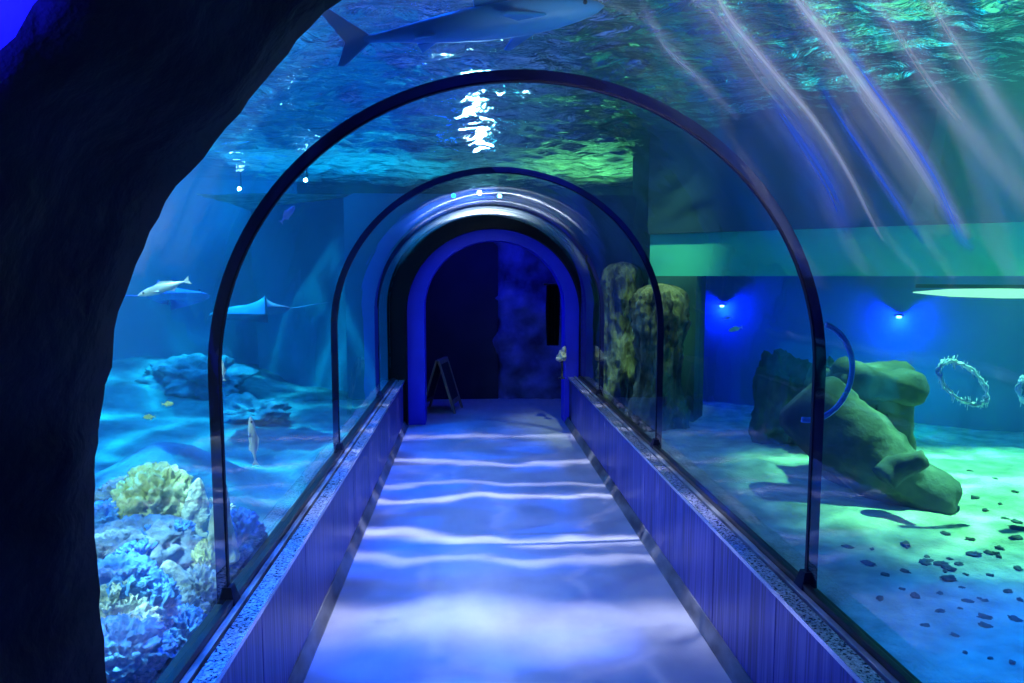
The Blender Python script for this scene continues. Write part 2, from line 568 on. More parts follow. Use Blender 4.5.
# ------------------------------------------------------------------ tank shell
# sand bed on the right, reef bed on the left
def ground(name, x0, x1, y0, y1, fn, m, step, label, cat):
    bm = bmesh.new()
    nx = int((x1 - x0) / step); ny = int((y1 - y0) / step)
    g = [[bm.verts.new((x0 + (x1 - x0) * i / nx, y0 + (y1 - y0) * j / ny, 0)) for i in range(nx + 1)] for j in range(ny + 1)]
    for r in g:
        for v in r: v.co.z = fn(v.co.x, v.co.y)
    for j in range(ny):
        for i in range(nx):
            bm.faces.new((g[j][i], g[j][i + 1], g[j + 1][i + 1], g[j + 1][i]))
    o = obj(name, bm, m)
    tag(o, label, cat, kind='structure')
    return o


def sand_z(x, y):
    p = Vector((x, y, 0))
    return 0.30 + 0.035 * fbm(p * 1.1, 3) + 0.012 * fbm(p * 5, 4)


def reef_z(x, y):
    p = Vector((x, y, 3.3))
    d = max(0.0, -1.0 - x)
    mound = 0.3 * math.exp(-(((x + 1.75) / 0.4) ** 2 + ((y - 4.1) / 0.5) ** 2))
    mound2 = 0.3 * math.exp(-(((x + 3.4) / 0.9) ** 2 + ((y - 7.5) / 1.6) ** 2))
    return 0.28 + 0.05 * d + mound + mound2 + 0.05 * fbm(p * 1.4, 4) + 0.02 * fbm(p * 6, 4)


XLW, YB = -4.3, 10.0
ground('tank_floor_right', 1.2, 6.5, 0.9, YB, sand_z, M['sand'], 0.05, 'pale sandy tank bed lit green on the right of the tunnel', 'sand bed')
ground('tank_floor_left', XLW, -0.86, 0.9, YB, reef_z, M['reefbed'], 0.06, 'rubble reef bed on the left of the tunnel', 'reef bed')

# left tank wall and back wall, gently rough
def wall_sheet(name, pts, z0, z1, m, label, step=0.12, amp=0.06, freq=1.0, bulge=None):
    """a wall following a plan polyline"""
    pl = resample(pts, step)
    nz = int((z1 - z0) / step)
    bm = bmesh.new()
    g = []
    for i, (x, y) in enumerate(pl):
        a = pl[max(0, i - 1)]; b = pl[min(len(pl) - 1, i + 1)]
        t = Vector((b[0] - a[0], b[1] - a[1])).normalized()
        nrm = Vector((-t.y, t.x, 0))
        col = []
        for j in range(nz + 1):
            z = z0 + (z1 - z0) * j / nz
            p = Vector((x, y, z))
            col.append(bm.verts.new(p + nrm * amp * fbm(p * freq, 4)))
        g.append(col)
    for a, b in zip(g, g[1:]):
        for j in range(nz):
            bm.faces.new((a[j], a[j + 1], b[j + 1], b[j]))
    o = obj(name, bm, m)
    return tag(o, label, 'tank wall', kind='structure')


wall_sheet('wall_tank_left', [(XLW, 0.8), (XLW, 7.2), (-3.7, 8.6), (-2.6, 9.4), (-2.3, 10.0)], 0.1, 3.4, M['tankwall'], 'far blue wall of the left tank behind the reef', amp=0.12, freq=0.8)
wall_sheet('wall_tank_inner', [(-2.7, 9.0), (-1.25, 7.52)], 0.1, 2.43, M['tankwall'], 'blue inner wall of the left tank beside the far doorway', amp=0.08, freq=0.8)
wall_sheet('wall_tank_rear', [(-2.4, 9.95), (0.2, 10.0), (3.2, 9.9), (3.4, 4.9)], 2.0, 3.4, M['tankback'], 'dark rear wall of the tank beyond the doorway roof', amp=0.1, freq=0.9)
wall_sheet('wall_tank_corner', [(1.75, 7.5), (1.9, 6.3)], 0.1, 3.4, M['tankback'], 'dark teal corner of the tank behind the rock pillars', amp=0.05, freq=0.9)
wall_sheet('wall_tank_near', [(1.15, 0.86), (6.4, 0.86)], 0.1, 3.4, M['tankback'], 'near end wall of the right tank', amp=0.0)
wall_sheet('wall_tank_near_left', [(XLW, 0.86), (-0.82, 0.86)], 0.1, 3.4, M['tankwall'], 'near end wall of the left tank', amp=0.0)

# right back wall: oblique, with a long viewing window, its lit strip coloured teal and its shaded top coloured dark
P0 = Vector((1.35, 6.75)); P1 = Vector((2.02, 6.15)); P2 = Vector((6.4, 2.95))
wd = (P2 - P1).normalized(); wn = Vector((wd.y, -wd.x))   # towards the camera side
if wn.y > 0: wn = -wn


def wpt(s, off=0.0):
    p = P1 + wd * s + wn * (-off)
    return p


def wall_block(bm, s0, s1, z0, z1, off0, off1):
    v = []
    for z in (z0, z1):
        for (s, o) in ((s0, off0), (s1, off0), (s1, off1), (s0, off1)):
            p = wpt(s, o)
            v.append(bm.verts.new((p.x, p.y, z)))
    for f in ((0, 1, 2, 3), (4, 5, 6, 7), (0, 1, 5, 4), (1, 2, 6, 5), (2, 3, 7, 6), (3, 0, 4, 7)):
        bm.faces.new([v[i] for i in f])


WLEN = (P2 - P1).length
wr = empty('wall_tank_right', (0, 0, 0), 'oblique end wall of the right tank with its lit strip coloured teal above a long dark blue window', 'tank wall'); wr['kind'] = 'structure'
ZW0, ZW1 = 0.26, 1.595
bm = bmesh.new(); wall_block(bm, -0.45, WLEN, 1.6, 1.98, 0.0, 0.25); obj('lit_band', bm, M['litstrip'], wr, smooth=False)
bm = bmesh.new(); wall_block(bm, -0.45, WLEN, 1.98, 3.4, -0.06, 0.25); obj('upper_band', bm, M['shadeupper'], wr, smooth=False)
bm = bmesh.new(); wall_block(bm, -0.45, WLEN, 0.0, ZW0, 0.0, 0.25); obj('lower_band', bm, M['lowerteal'], wr, smooth=False)
bm = bmesh.new(); wall_block(bm, -0.45, 0.0, ZW0, 1.6, -0.02, 0.25); obj('window_jamb', bm, M['tankback'], wr, smooth=False)
# glass of that window and the dim room behind it
bm = bmesh.new(); wall_block(bm, 0.0, WLEN, ZW0, 1.6, 0.10, 0.14)
tag(obj('window_5', bm, M['glass_out'], smooth=False), 'long clear window low in the oblique wall of the right tank', 'window', kind='structure')
bm = bmesh.new()
wall_block(bm, -0.45, WLEN, 0.1, 2.1, 0.95, 1.05)
tag(obj('wall_viewing_room', bm, M['roomwall'], smooth=False), 'deep blue wall of the viewing room behind the tank window', 'wall', kind='structure')

# water body (one closed prism around the tunnel) and the rippled surface
bm = bmesh.new()
xo = RAD + 0.037
sect = [(XLW - 0.3, 0.05), (XC - xo - 0.02, 0.05), (XC - xo - .02, ZK - .03)] + arch(xo, z0=ZK - 0.03) + [(XC + xo + 0.02, ZK - 0.03), (XC + xo + .02, 0.05), (6.9, 0.05), (6.9, ZS), (XLW - 0.3, ZS)]
ya, yb = 0.9, YE - 0.17
a = [bm.verts.new((x, ya, z)) for x, z in sect]
b = [bm.verts.new((x, yb, z)) for x, z in sect]
n = len(sect)
for k in range(n):
    bm.faces.new((a[k], a[(k + 1) % n], b[(k + 1) % n], b[k]))
bm.faces.new(a); bm.faces.new(b[::-1])
wb = obj('tank_water', bm, M['water'], smooth=False)
tag(wb, 'clear blue green water filling the tank around the tunnel', 'water', kind='stuff')
bm = bmesh.new()
st = 0.028
nx, ny = int(11.2 / st), int(9.2 / st)
g = []
for j in range(ny + 1):
    row = []
    for i in range(nx + 1):
        x = XLW - 0.1 + 11.0 * i / nx; y = 0.86 + 9.2 * j / ny
        q = Vector((x * 1.1 + 0.25 * math.sin(1.3 * y), y * 2.1, 0.4))
        h = 0.06 * noise.noise(q * 1.25) + 0.036 * noise.noise(q * 2.9 + Vector((3, 1, 2))) + 0.018 * noise.noise(q * 6.1 + Vector((1, 7, 5)))
        row.append(bm.verts.new((x, y, ZS - 0.08 + h)))
    g.append(row)
for j in range(ny):
    for i in range(nx):
        bm.faces.new((g[j][i], g[j][i + 1], g[j + 1][i + 1], g[j + 1][i]))
ws = obj('water_surface', bm, M['surface'])
if ws.data.polygons[0].normal.z < 0:
    ws.data.flip_normals()          # faces look up, out of the water
tag(ws, 'rippled water surface seen from below through the vault', 'water surface', kind='stuff')
bbox('ceiling', XLW - .5, 7, 0.5, 10.5, 5.2, 5.3, M['hall'], kind='structure')

# ------------------------------------------------------------------ end portal and far room
bm = bmesh.new()   # black collar: flat end piece round the doorway
def plate(name, outer, innr, y0, y1, m, label=None, cat=None):
    bm = bmesh.new()
    n = len(outer)
    vs = [[bm.verts.new((x, y, z)) for x, z in pp] for y in (y0, y1) for pp in (outer, innr)]
    o0, i0, o1, i1 = vs
    for k in range(n - 1):
        bm.faces.new((o0[k], o0[k + 1], i0[k + 1], i0[k]))
        bm.faces.new((o1[k], i1[k], i1[k + 1], o1[k + 1]))
        bm.faces.new((i0[k], i0[k + 1], i1[k + 1], i1[k]))
        bm.faces.new((o0[k], o1[k], o1[k + 1], o0[k + 1]))
    for k in (0, n - 1):
        bm.faces.new((o0[k], i0[k], i1[k], o1[k]))
    o = sharp(obj(name, bm, m))
    return o


PX = 0.25
col_o = arch(1.045, z0=0.0)
col_i = arch(0.92, z0=0.0, cx=PX, zc=1.21)
def wall_out(p):
    x, z = p
    if z <= ZC:
        return (-1.3 if x < XC else 1.8, z)
    dx, dz = x - XC, max(z - ZC, 1e-4)
    k = (2.45 - ZC) / dz
    if dx < 0: k = min(k, (-1.3 - XC) / dx)
    elif dx > 0: k = min(k, (1.8 - XC) / dx)
    return (XC + dx * k, ZC + dz * k)


hole = arch(1.03, z0=0.0)
# keep the upper corners of the plate square
ew = plate('wall_tank_back', [wall_out(p) for p in hole], hole, YE - 0.08, YE - 0.03, M['tankwall'])
ew.data.materials.append(M['tankback'])
for pl in ew.data.polygons:
    if pl.center.x > 0.12: pl.material_index = 1
tag(ew, 'end wall of the tank around the far doorway, blue on the left and dark green on the right', 'tank wall', kind='structure')
o = plate('doorway_collar', col_o, col_i, YE - 0.16, YE - 0.02, M['black'])
tag(o, 'black collar closing the glass tunnel around the blue doorway', 'collar')
fr_o = arch(0.95, z0=0.0, cx=PX, zc=1.235)
fr_i = arch(0.755, z0=0.0, cx=PX + 0.015, zc=1.25)
t = empty('doorway_arch', (PX, YE, 0), 'blue painted round topped doorway arch at the far end of the tunnel', 'doorway arch')
o = plate('arch_frame', fr_o, fr_i, YE - 0.015, YE + 0.28, M['portal'])
o.parent = t; o.location = -Vector((PX, YE, 0))
# far room
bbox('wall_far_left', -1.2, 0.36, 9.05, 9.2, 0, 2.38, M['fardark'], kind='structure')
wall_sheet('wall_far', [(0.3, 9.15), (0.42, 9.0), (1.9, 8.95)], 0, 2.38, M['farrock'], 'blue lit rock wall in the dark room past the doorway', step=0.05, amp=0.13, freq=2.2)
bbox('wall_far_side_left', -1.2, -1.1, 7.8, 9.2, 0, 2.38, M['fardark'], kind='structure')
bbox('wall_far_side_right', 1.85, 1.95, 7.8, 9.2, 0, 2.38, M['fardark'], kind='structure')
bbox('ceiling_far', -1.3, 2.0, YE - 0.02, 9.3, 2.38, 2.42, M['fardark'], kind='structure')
ground('rear_ripple_bounce', -2.8, 3.2, YE - 0.05, 9.95, lambda x, y: 2.44 + 0.02 * fbm(Vector((x * 3, y * 3, 1)), 3), M['sand'], 0.1, 'unseen pale ledge added over the far doorway to brighten the ripples', 'sand bed')  # added so the water surface has something bright to mirror
bbox('wall_doorway_left', -1.25, -0.72, YE + 0.02, YE + 0.3, 0, 2.38, M['fardark'], kind='structure')
bbox('wall_doorway_right', 1.22, 1.9, YE + 0.02, YE + 0.3, 0, 2.38, M['fardark'], kind='structure')

# A-frame board standing past the doorway
p = at(442, 410, Z=0)
t = empty('a_frame_sign', (p.x, p.y, 0), 'small dark wooden A frame board standing on the floor inside the far doorway', 'sign', rz=R(78))
for s in (-1, 1):
    bm = bmesh.new()
    W, H, lean = 0.42, 0.62, 0.19
    def P(u, v, w):   # u across, v up the board, w out of it
        q = v / H
        return (u, s * (lean * (1 - q) + 0.012 + w), v)
    def bar(u0, u1, v0, v1, w0, w1):
        vs = [bm.verts.new(P(u, v, w)) for w in (w0, w1) for (u, v) in ((u0, v0), (u1, v0), (u1, v1), (u0, v1))]
        for f in ((0, 1, 2, 3), (4, 5, 6, 7), (0, 1, 5, 4), (1, 2, 6, 5), (2, 3, 7, 6), (3, 0, 4, 7)):
            bm.faces.new([vs[i] for i in f])
    bar(-W / 2, -W / 2 + 0.04, 0, H, -0.012, 0.012); bar(W / 2 - 0.04, W / 2, 0, H, -0.012, 0.012)
    bar(-W / 2 + 0.04, W / 2 - 0.04, H - 0.05, H, -0.012, 0.012); bar(-W / 2 + 0.04, W / 2 - 0.04, 0.1, 0.15, -0.012, 0.012)
    f = obj('board_frame', bm, M['wood'], t, smooth=False)
    bm = bmesh.new()
    bar(-W / 2 + 0.04, W / 2 - 0.04, 0.15, H - 0.05, -0.005, 0.005)
    obj('board', bm, M['chalk'], f, smooth=False)

# ornament on a thin stand at the end of the right ledge, dark hanging above it
p = at(562, 356, Y=7.35)
t = empty('ornament', (p.x, p.y, ZK), 'small pale ornament on a thin stand at the far end of the right ledge', 'ornament')
bm = bmesh.new()
lump(bm, (0, 0, p.z - ZK), (0.045, 0.045, 0.06), amp=0.5, freq=2.2, sub=4, seed=5)
lump(bm, (-0.035, -0.01, p.z - ZK - 0.03), (0.03, 0.03, 0.025), amp=0.4, freq=2, sub=3, seed=6)
lump(bm, (0.02, 0, p.z - ZK + 0.06), (0.025, 0.03, 0.04), amp=0.4, freq=2, sub=3, seed=9)
obj('carving', bm, M['ornament'], t)
bm = bmesh.new()
h = p.z - ZK - 0.04
tube(bm, [(0, 0, 0.0), (0, 0, 0.01), (0, 0, 0.012), (0.004, 0, h * 0.5), (0, 0, h)], [0.04, 0.04, 0.01, 0.012, 0.01], n=12)
obj('stand', bm, M['gasket'], t)
p = at(553, 316, Y=8.0)
t = empty('hanging_cloth', (p.x, p.y, p.z - 0.34), 'black cloth hanging beside the right jamb of the far doorway', 'cloth')
bm = bmesh.new()
nu, nv = 24, 16
for sgn in (-1, 1):
    pass
g = [[bm.verts.new(((u / nu - 0.5) * (0.17 - 0.05 * abs(v / nv - 0.6)), 0.02 * math.sin(u * 1.1), 0.7 * v / nv)) for u in range(nu + 1)] for v in range(nv + 1)]
for v in range(nv):
    for u in range(nu):
        bm.faces.new((g[v][u], g[v][u + 1], g[v + 1][u + 1], g[v + 1][u]))
bmesh.ops.solidify(bm, geom=bm.faces[:], thickness=0.012)
obj('folds', bm, M['black'], t)
bm = bmesh.new(); tube(bm, [(-0.11, 0, 0.705), (0.5, 0, 0.705)], 0.012, n=10)
obj('rail', bm, M['lampbody'], t)

# ------------------------------------------------------------------ rock pillars (right, far)
def pillar(px, pw, ytop, Y, seed, label):
    b = at(px, 400, Y=Y); top = at(px, ytop, Y=Y).z
    w = pw / 700 * Y * 0.5
    z0 = sand_z(b.x, Y) - 0.05
    H = top - z0
    bm = bmesh.new()
    nu, nv = 72, 80
    rows = []
    for j in range(nv + 1):
        q = j / nv
        row = []
        for i in range(nu):
            a = 2 * PI * i / nu
            base = w * (1.12 - 0.25 * q + 0.16 * math.sin(q * 7 + seed)) * (1.0 if q < 0.9 else math.sqrt(max(0.0, 1 - ((q - 0.9) / 0.1) ** 2)) * 0.9 + 0.02)
            d = Vector((math.cos(a), math.sin(a), 0))
            s = Vector((d.x * 1.6, d.y * 1.6, q * 3.5 + seed * 4))
            n = 0.45 * (0.5 - abs(fbm(s * 1.3, 5))) + 0.22 * fbm(Vector((d.x * 5, d.y * 5, q * 3 + seed)), 4)
            r = base * (0.95 + n)
            row.append(bm.verts.new((d.x * r, d.y * r * 1.1, q * H + 0.1 * w * n)))
        rows.append(row)
    for a, b2 in zip(rows, rows[1:]):
        for i in range(nu):
            bm.faces.new((a[i], a[(i + 1) % nu], b2[(i + 1) % nu], b2[i]))
    bm.faces.new(rows[0][::-1]); bm.faces.new(rows[-1])
    o = obj('rock_pillar', bm, M['pillar'], loc=(b.x, Y, z0))
    return tag(o, label, 'rock pillar', 'rock pillars by the right glass')


pillar(620, 40, 262, 6.95, 1, 'tall olive brown rock pillar nearest the far doorway, left of the pair')
pillar(657, 46, 284, 6.0, 2, 'shorter olive brown rock pillar in the right tank, right of the pair')

# ------------------------------------------------------------------ stone ruin on the right sand
def block_mesh(bm, c, size, rot, seed, amp=0.05, cuts=10):
    g = bmesh.ops.create_cube(bm, size=1.0)
    es = list({e for v in g['verts'] for e in v.link_edges})
    r = bmesh.ops.subdivide_edges(bm, edges=es, cuts=cuts, use_grid_fill=True)
    vs = list(bm.verts)
    m = Matrix.LocRotScale(Vector(c), Euler(rot), None)
    for v in vs:
        q = v.co * 2
        # round the box
        rr = 0.25
        k = Vector((max(-1 + rr, min(1 - rr, q.x)), max(-1 + rr, min(1 - rr, q.y)), max(-1 + rr, min(1 - rr, q.z))))
        d = q - k
        if d.length > 1e-6: d = d.normalized() * rr
        q = (k + d) * 0.5
        p = Vector((q.x * size[0], q.y * size[1], q.z * size[2]))
        n = fbm(p * 3.0 + Vector((seed, seed, 0)), 4)
        v.co = m @ (p + d.normalized() * amp * n if d.length else p)


YR = 4.3
pb = at(862, 480, Y=YR)
zr = sand_z(pb.x, YR)
t = empty('stone_idol', (pb.x, YR, zr - 0.03), 'upright weathered stone block head with a heavy brow, behind the toppled column', 'stone block')
top = at(880, 360, Y=YR).z - zr
wid = (918 - 838) / 700 * YR
bm = bmesh.new()
block_mesh(bm, (0, 0.05, top * 0.47), (wid * 1.0, 0.44, top * 1.02), (0, R(-3), R(8)), 2, 0.06, 14)
obj('head_block', bm, M['stone'], t)
bm = bmesh.new()
block_mesh(bm, (0.0, -0.04, top * 0.865), (wid * 0.84, 0.46, top * 0.24), (0, R(5), R(8)), 5, 0.07, 10)
obj('brow', bm, M['stone'], t)
bm = bmesh.new()
block_mesh(bm, (-wid * 0.05, -0.16, top * 0.52), (wid * 0.22, 0.16, top * 0.4), (R(-8), R(4), R(8)), 6, 0.04, 8)
obj('nose', bm, M['stone'], t)

# toppled column: from upper left to lower right end on the sand
YQ = 3.75
a = at(800, 395, Y=YQ + 0.35); b = at(952, 508, Y=YQ - 0.05)
t = empty('toppled_column', (b.x, b.y, sand_z(b.x, b.y)), 'leaning weathered stone column lying on the sand with a broken stub on top', 'stone column')
bm = bmesh.new()
pts, rs = [], []
nn = 22
for k in range(nn + 1):
    q = k / nn
    p = a.lerp(b, q) - Vector((b.x, b.y, sand_z(b.x, b.y)))
    pts.append(p + Vector((0, 0, -0.05 * math.sin(q * PI))))
    rs.append((0.19 + 0.04 * math.sin(q * 5) + 0.03 * noise.noise(Vector((q * 6, 0, 0)))) * (1 if k not in (0, nn) else 0.8))
tube(bm, pts, rs, n=28)
bmesh.ops.subdivide_edges(bm, edges=bm.edges[:], cuts=1, use_grid_fill=True)
for v in bm.verts:
    v.co += Vector((1, -1, 1)).normalized() * 0.03 * fbm(v.co * 5, 4)
obj('shaft', bm, M['stone'], t)
s0 = at(895, 468, Y=YQ - 0.15); s1 = at(925, 458, Y=YQ - 0.25)
off = Vector((b.x, b.y, sand_z(b.x, b.y)))
bm = bmesh.new()
tube(bm, [s0 - off + Vector((-0.06, 0, -0.06)), s0 - off, s0.lerp(s1, 0.6) - off, s1 - off], [0.075, 0.075, 0.06, 0.045], n=16)
bmesh.ops.subdivide_edges(bm, edges=bm.edges[:], cuts=2, use_grid_fill=True)
for v in bm.verts: v.co += Vector((1, 0, 1)) * 0.015 * fbm(v.co * 9, 3)
obj('stub', bm, M['stone'], t)

# dark boulder left of the ruin, behind the near ring
def boulder(px, py, Y, r, m, label, name='boulder', cat='rock', seed=1, amp=0.35, freq=1.6, group=None, ground_fn=sand_z, sub=5, sharp_=False):
    p = at(px, py, Y=Y)
    z = ground_fn(p.x, p.y)
    bm = bmesh.new()
    lump(bm, (0, 0, r[2] * 0.7), r, amp, freq, sub, seed, sharp_, zmin=-0.04)
    o = obj(name, bm, m, loc=(p.x, p.y, z))
    return tag(o, label, cat, group)


boulder(782, 400, 5.2, (0.2, 0.2, 0.4), M['darkstone'], 'dark jagged boulder standing left of the stone block head', seed=3, amp=0.5)
boulder(826, 400, 5.0, (0.2, 0.2, 0.36), M['darkstone'], 'narrow dark boulder close behind the toppled column', seed=8, amp=0.45)

# scattered stones on the sand
stone_protos = []
for k in range(4):
    bm = bmesh.new(); lump(bm, (0, 0, 0.006), (0.05, 0.034, 0.018), 0.6, 2.0, 3, 20 + k)
    stone_protos.append(obj('sand_pebble', bm, M['pebble']))
spots = [(848, 545), (868, 562), (885, 575), (905, 570), (925, 562), (950, 560), (975, 555), (1000, 548), (962, 585), (940, 590), (915, 596), (985, 600),
         (1008, 590), (1015, 622), (985, 628), (955, 636), (965, 655), (990, 662), (1012, 668), (930, 560), (945, 572), (990, 575), (902, 588), (880, 596),
         (1005, 520), (985, 512), (1016, 540), (970, 540), (1000, 505), (1015, 495), (975, 498), (960, 610), (1018, 570), (940, 612), (925, 625), (905, 545),
         (970, 470), (995, 480), (945, 535), (1020, 600)]
spots += [(850 + 170 * rnd.random(), 520 + 150 * rnd.random() ** 1.2) for _ in range(45)]
spots = spots[:40] + [q for q in spots[40:] if q[1] < 520 + (q[0] - 830) * 0.85 and not (q[0] < 970 and q[1] < 545)]
for k, (px, py) in enumerate(spots):
    q = at(px, py, Z=0.30)
    o = stone_protos[k] if k < 4 else stone_protos[k % 4].copy()
    if k >= 4: C.objects.link(o)
    s = (0.25 + 0.45 * rnd.random()) * (1.0 if py < 590 else 0.75)
    o.location = (q.x, q.y, sand_z(q.x, q.y))
    o.rotation_euler = (0, 0, rnd.random() * 6.28)
    o.scale = (s, s, s)
    tag(o, 'small dark stone scattered on the bright sand right of the tunnel', 'stone', 'dark stones on the sand')

# ------------------------------------------------------------------ reef on the left
def coral_lump(px, py, Y, r, m, label, seed, amp=0.6, freq=3.8, name='coral', cat='coral', group=None, sub=5):
    """rounded, knobbly coral head whose middle sits at the pixel"""
    p = at(px, py, Y=Y)
    bm = bmesh.new()
    lump(bm, (0, 0, 0), r, amp, freq, sub, seed, sharp=True)
    o = obj(name, bm, m, loc=p)
    return tag(o, label, cat, group)


def coral_spire(px, py0, py1, Y, w, m, label, seed, name='coral_spire', cat='coral', group=None):
    """a rough pointed column from py0 (foot) to py1 (tip)"""
    a = at(px, py0, Y=Y); b = at(px, py1, Y=Y)
    H = b.z - a.z
    bm = bmesh.new()
    nu, nv = 32, 40
    rows = []
    for j in range(nv + 1):
        q = j / nv
        row = []
        for i in range(nu):
            an = 2 * PI * i / nu
            d = Vector((math.cos(an), math.sin(an), 0))
            r = w * (1 - q) ** 0.65 * (1 + 0.75 * (0.3 - abs(fbm(Vector((d.x * 1.5, d.y * 1.5, q * H * 9 + seed * 3)), 4)))) + 0.004
            row.append(bm.verts.new((d.x * r + 0.15 * w * math.sin(q * 5 + seed), d.y * r, q * H)))
        rows.append(row)
    for a2, b2 in zip(rows, rows[1:]):
        for i in range(nu):
            bm.faces.new((a2[i], a2[(i + 1) % nu], b2[(i + 1) % nu], b2[i]))
    bm.faces.new(rows[0][::-1]); bm.faces.new(rows[-1])
    o = obj(name, bm, m, loc=a)
    return tag(o, label, cat, group)


def branch_coral(px, py, Y, size, m, label, seed, name='branching_coral', group=None):
    p = at(px, py, Y=Y)
    rr = random.Random(seed)
    bm = bmesh.new()
    def grow(p0, d, ln, r, depth):
        p1 = p0 + d * ln * 0.5 + Vector((rr.uniform(-1, 1), rr.uniform(-1, 1), 0)) * ln * 0.08
        p2 = p1 + d * ln * 0.5
        tube(bm, [p0, p1, p2], [r, r * 0.85, r * 0.7], n=7)
        if depth:
            for _ in range(3):
                nd = (d + Vector((rr.uniform(-1, 1), rr.uniform(-1, 1), rr.uniform(-0.1, 0.7))) * 0.8).normalized()
                grow(p2, nd, ln * 0.72, r * 0.7, depth - 1)
    for _ in range(4):
        d = Vector((rr.uniform(-0.7, 0.7), rr.uniform(-0.7, 0.7), 1)).normalized()
        grow(Vector((0, 0, 0)), d, size * 0.42, size * 0.085, 3)
    o = obj(name, bm, m, loc=p)
    return tag(o, label, 'coral', group)


# (foot pixel, distance) picks; the bed lies about .3 high
coral_lump(156, 508, 3.0, (0.14, 0.14, 0.15), M['coral_yellow'], 'large rounded yellow coral head in the middle of the left reef', 3)
coral_lump(128, 505, 3.15, (0.12, 0.12, 0.1), M['coral_grey'], 'small grey coral knob left of the yellow coral head', 4)
coral_lump(108, 528, 2.9, (0.11, 0.1, 0.09), M['coral_blue'], 'bright blue coral knob at the left edge beside the dark rock', 5)
coral_spire(200, 560, 478, 2.9, 0.085, M['coral_white'], 'pale yellow coral spire just left of the near arch joint', 2)
coral_spire(176, 545, 492, 3.0, 0.07, M['coral_grey'], 'thin grey coral spire right of the yellow coral head', 7)
coral_spire(188, 570, 495, 3.1, 0.06, M['coral_blue'], 'slim blue coral spire between the grey and the pale spire', 8)
coral_spire(224, 560, 478, 2.75, 0.05, M['coral_white'], 'pale coral spire just right of the near arch joint', 9)
coral_lump(140, 560, 2.75, (0.22, 0.2, 0.15), M['coral_grey'], 'broad dark grey coral mound under the yellow coral head', 11, amp=0.3)
coral_lump(112, 556, 2.6, (0.1, 0.1, 0.08), M['coral_grey'], 'low grey coral rock against the dark cave edge', 12, amp=0.4)
coral_spire(175, 625, 560, 2.45, 0.1, M['coral_white'], 'pale cream coral cone in the lower reef', 12)
coral_lump(172, 622, 2.4, (0.1, 0.1, 0.1), M['coral_white'], 'cream coral clump under the pale cone near the glass', 14)
coral_lump(200, 600, 2.5, (0.07, 0.07, 0.1), M['coral_white'], 'pale coral clump left of the near arch joint foot', 15)
coral_lump(205, 572, 2.7, (0.045, 0.05, 0.1), M['coral_yellow'], 'yellowish coral column behind the near arch joint', 16)
coral_lump(236, 545, 2.9, (0.1, 0.09, 0.12), M['coral_blue'], 'light blue coral clump right of the near arch joint', 17)
coral_lump(230, 578, 2.85, (0.07, 0.07, 0.07), M['coral_white'], 'pale coral clump by the glass right of the near arch joint', 18)
coral_lump(120, 590, 2.3, (0.12, 0.1, 0.1), M['coral_blue'], 'rounded blue coral head at the lower left by the cave edge', 21, amp=0.4)
coral_lump(118, 625, 2.2, (0.1, 0.1, 0.08), M['coral_white'], 'whitish coral star clump at the lower left edge', 22)
coral_lump(150, 612, 2.3, (0.08, 0.08, 0.1), M['coral_blue'], 'knobbly blue coral left of the pale cone', 23)
coral_lump(120, 660, 2.05, (0.12, 0.1, 0.1), M['coral_blue'], 'blue coral clump in the bottom left corner of the glass', 24)
coral_lump(152, 652, 2.25, (0.09, 0.08, 0.08), M['coral_blue'], 'blue coral clump at the bottom beside the ledge', 25)
coral_lump(138, 640, 2.12, (0.06, 0.06, 0.07), M['coral_white'], 'small white coral tuft between two blue clumps at the bottom', 26)
coral_lump(185, 635, 2.3, (0.06, 0.06, 0.08), M['coral_blue'], 'small blue coral knob close to the ledge', 27)
branch_coral(145, 600, 2.45, 0.2, M['coral_blue'], 'branching blue coral left of the cream cone', 1)
branch_coral(165, 560, 2.75, 0.16, M['coral_blue'], 'branching blue coral on the grey mound', 2)
branch_coral(125, 640, 2.2, 0.18, M['coral_white'], 'branching white coral at the lower left edge', 3)
branch_coral(212, 545, 3.0, 0.2, M['coral_white'], 'branching white coral behind the near arch joint', 4)
branch_coral(190, 610, 2.55, 0.14, M['coral_white'], 'branching pale coral right of the cream cone', 5)
# far reef heads along the left wall, in the haze
far = [(-3.4, 5.6, 0.24), (-2.7, 7.0, 0.28), (-1.9, 6.2, 0.18)]
for k, (x, y, s) in enumerate(far):
    bm = bmesh.new(); lump(bm, (0, 0, s * 0.4), (s * 1.5, s * 1.1, s * 0.75), 0.6, 1.7, 5, 40 + k, zmin=-0.1)
    o = obj('reef_rock', bm, M['coral_grey'], loc=(x, y, reef_z(x, y)))
    tag(o, 'hazy blue grey reef rock far back on the left tank bed', 'reef rock', 'far reef rocks in the haze')

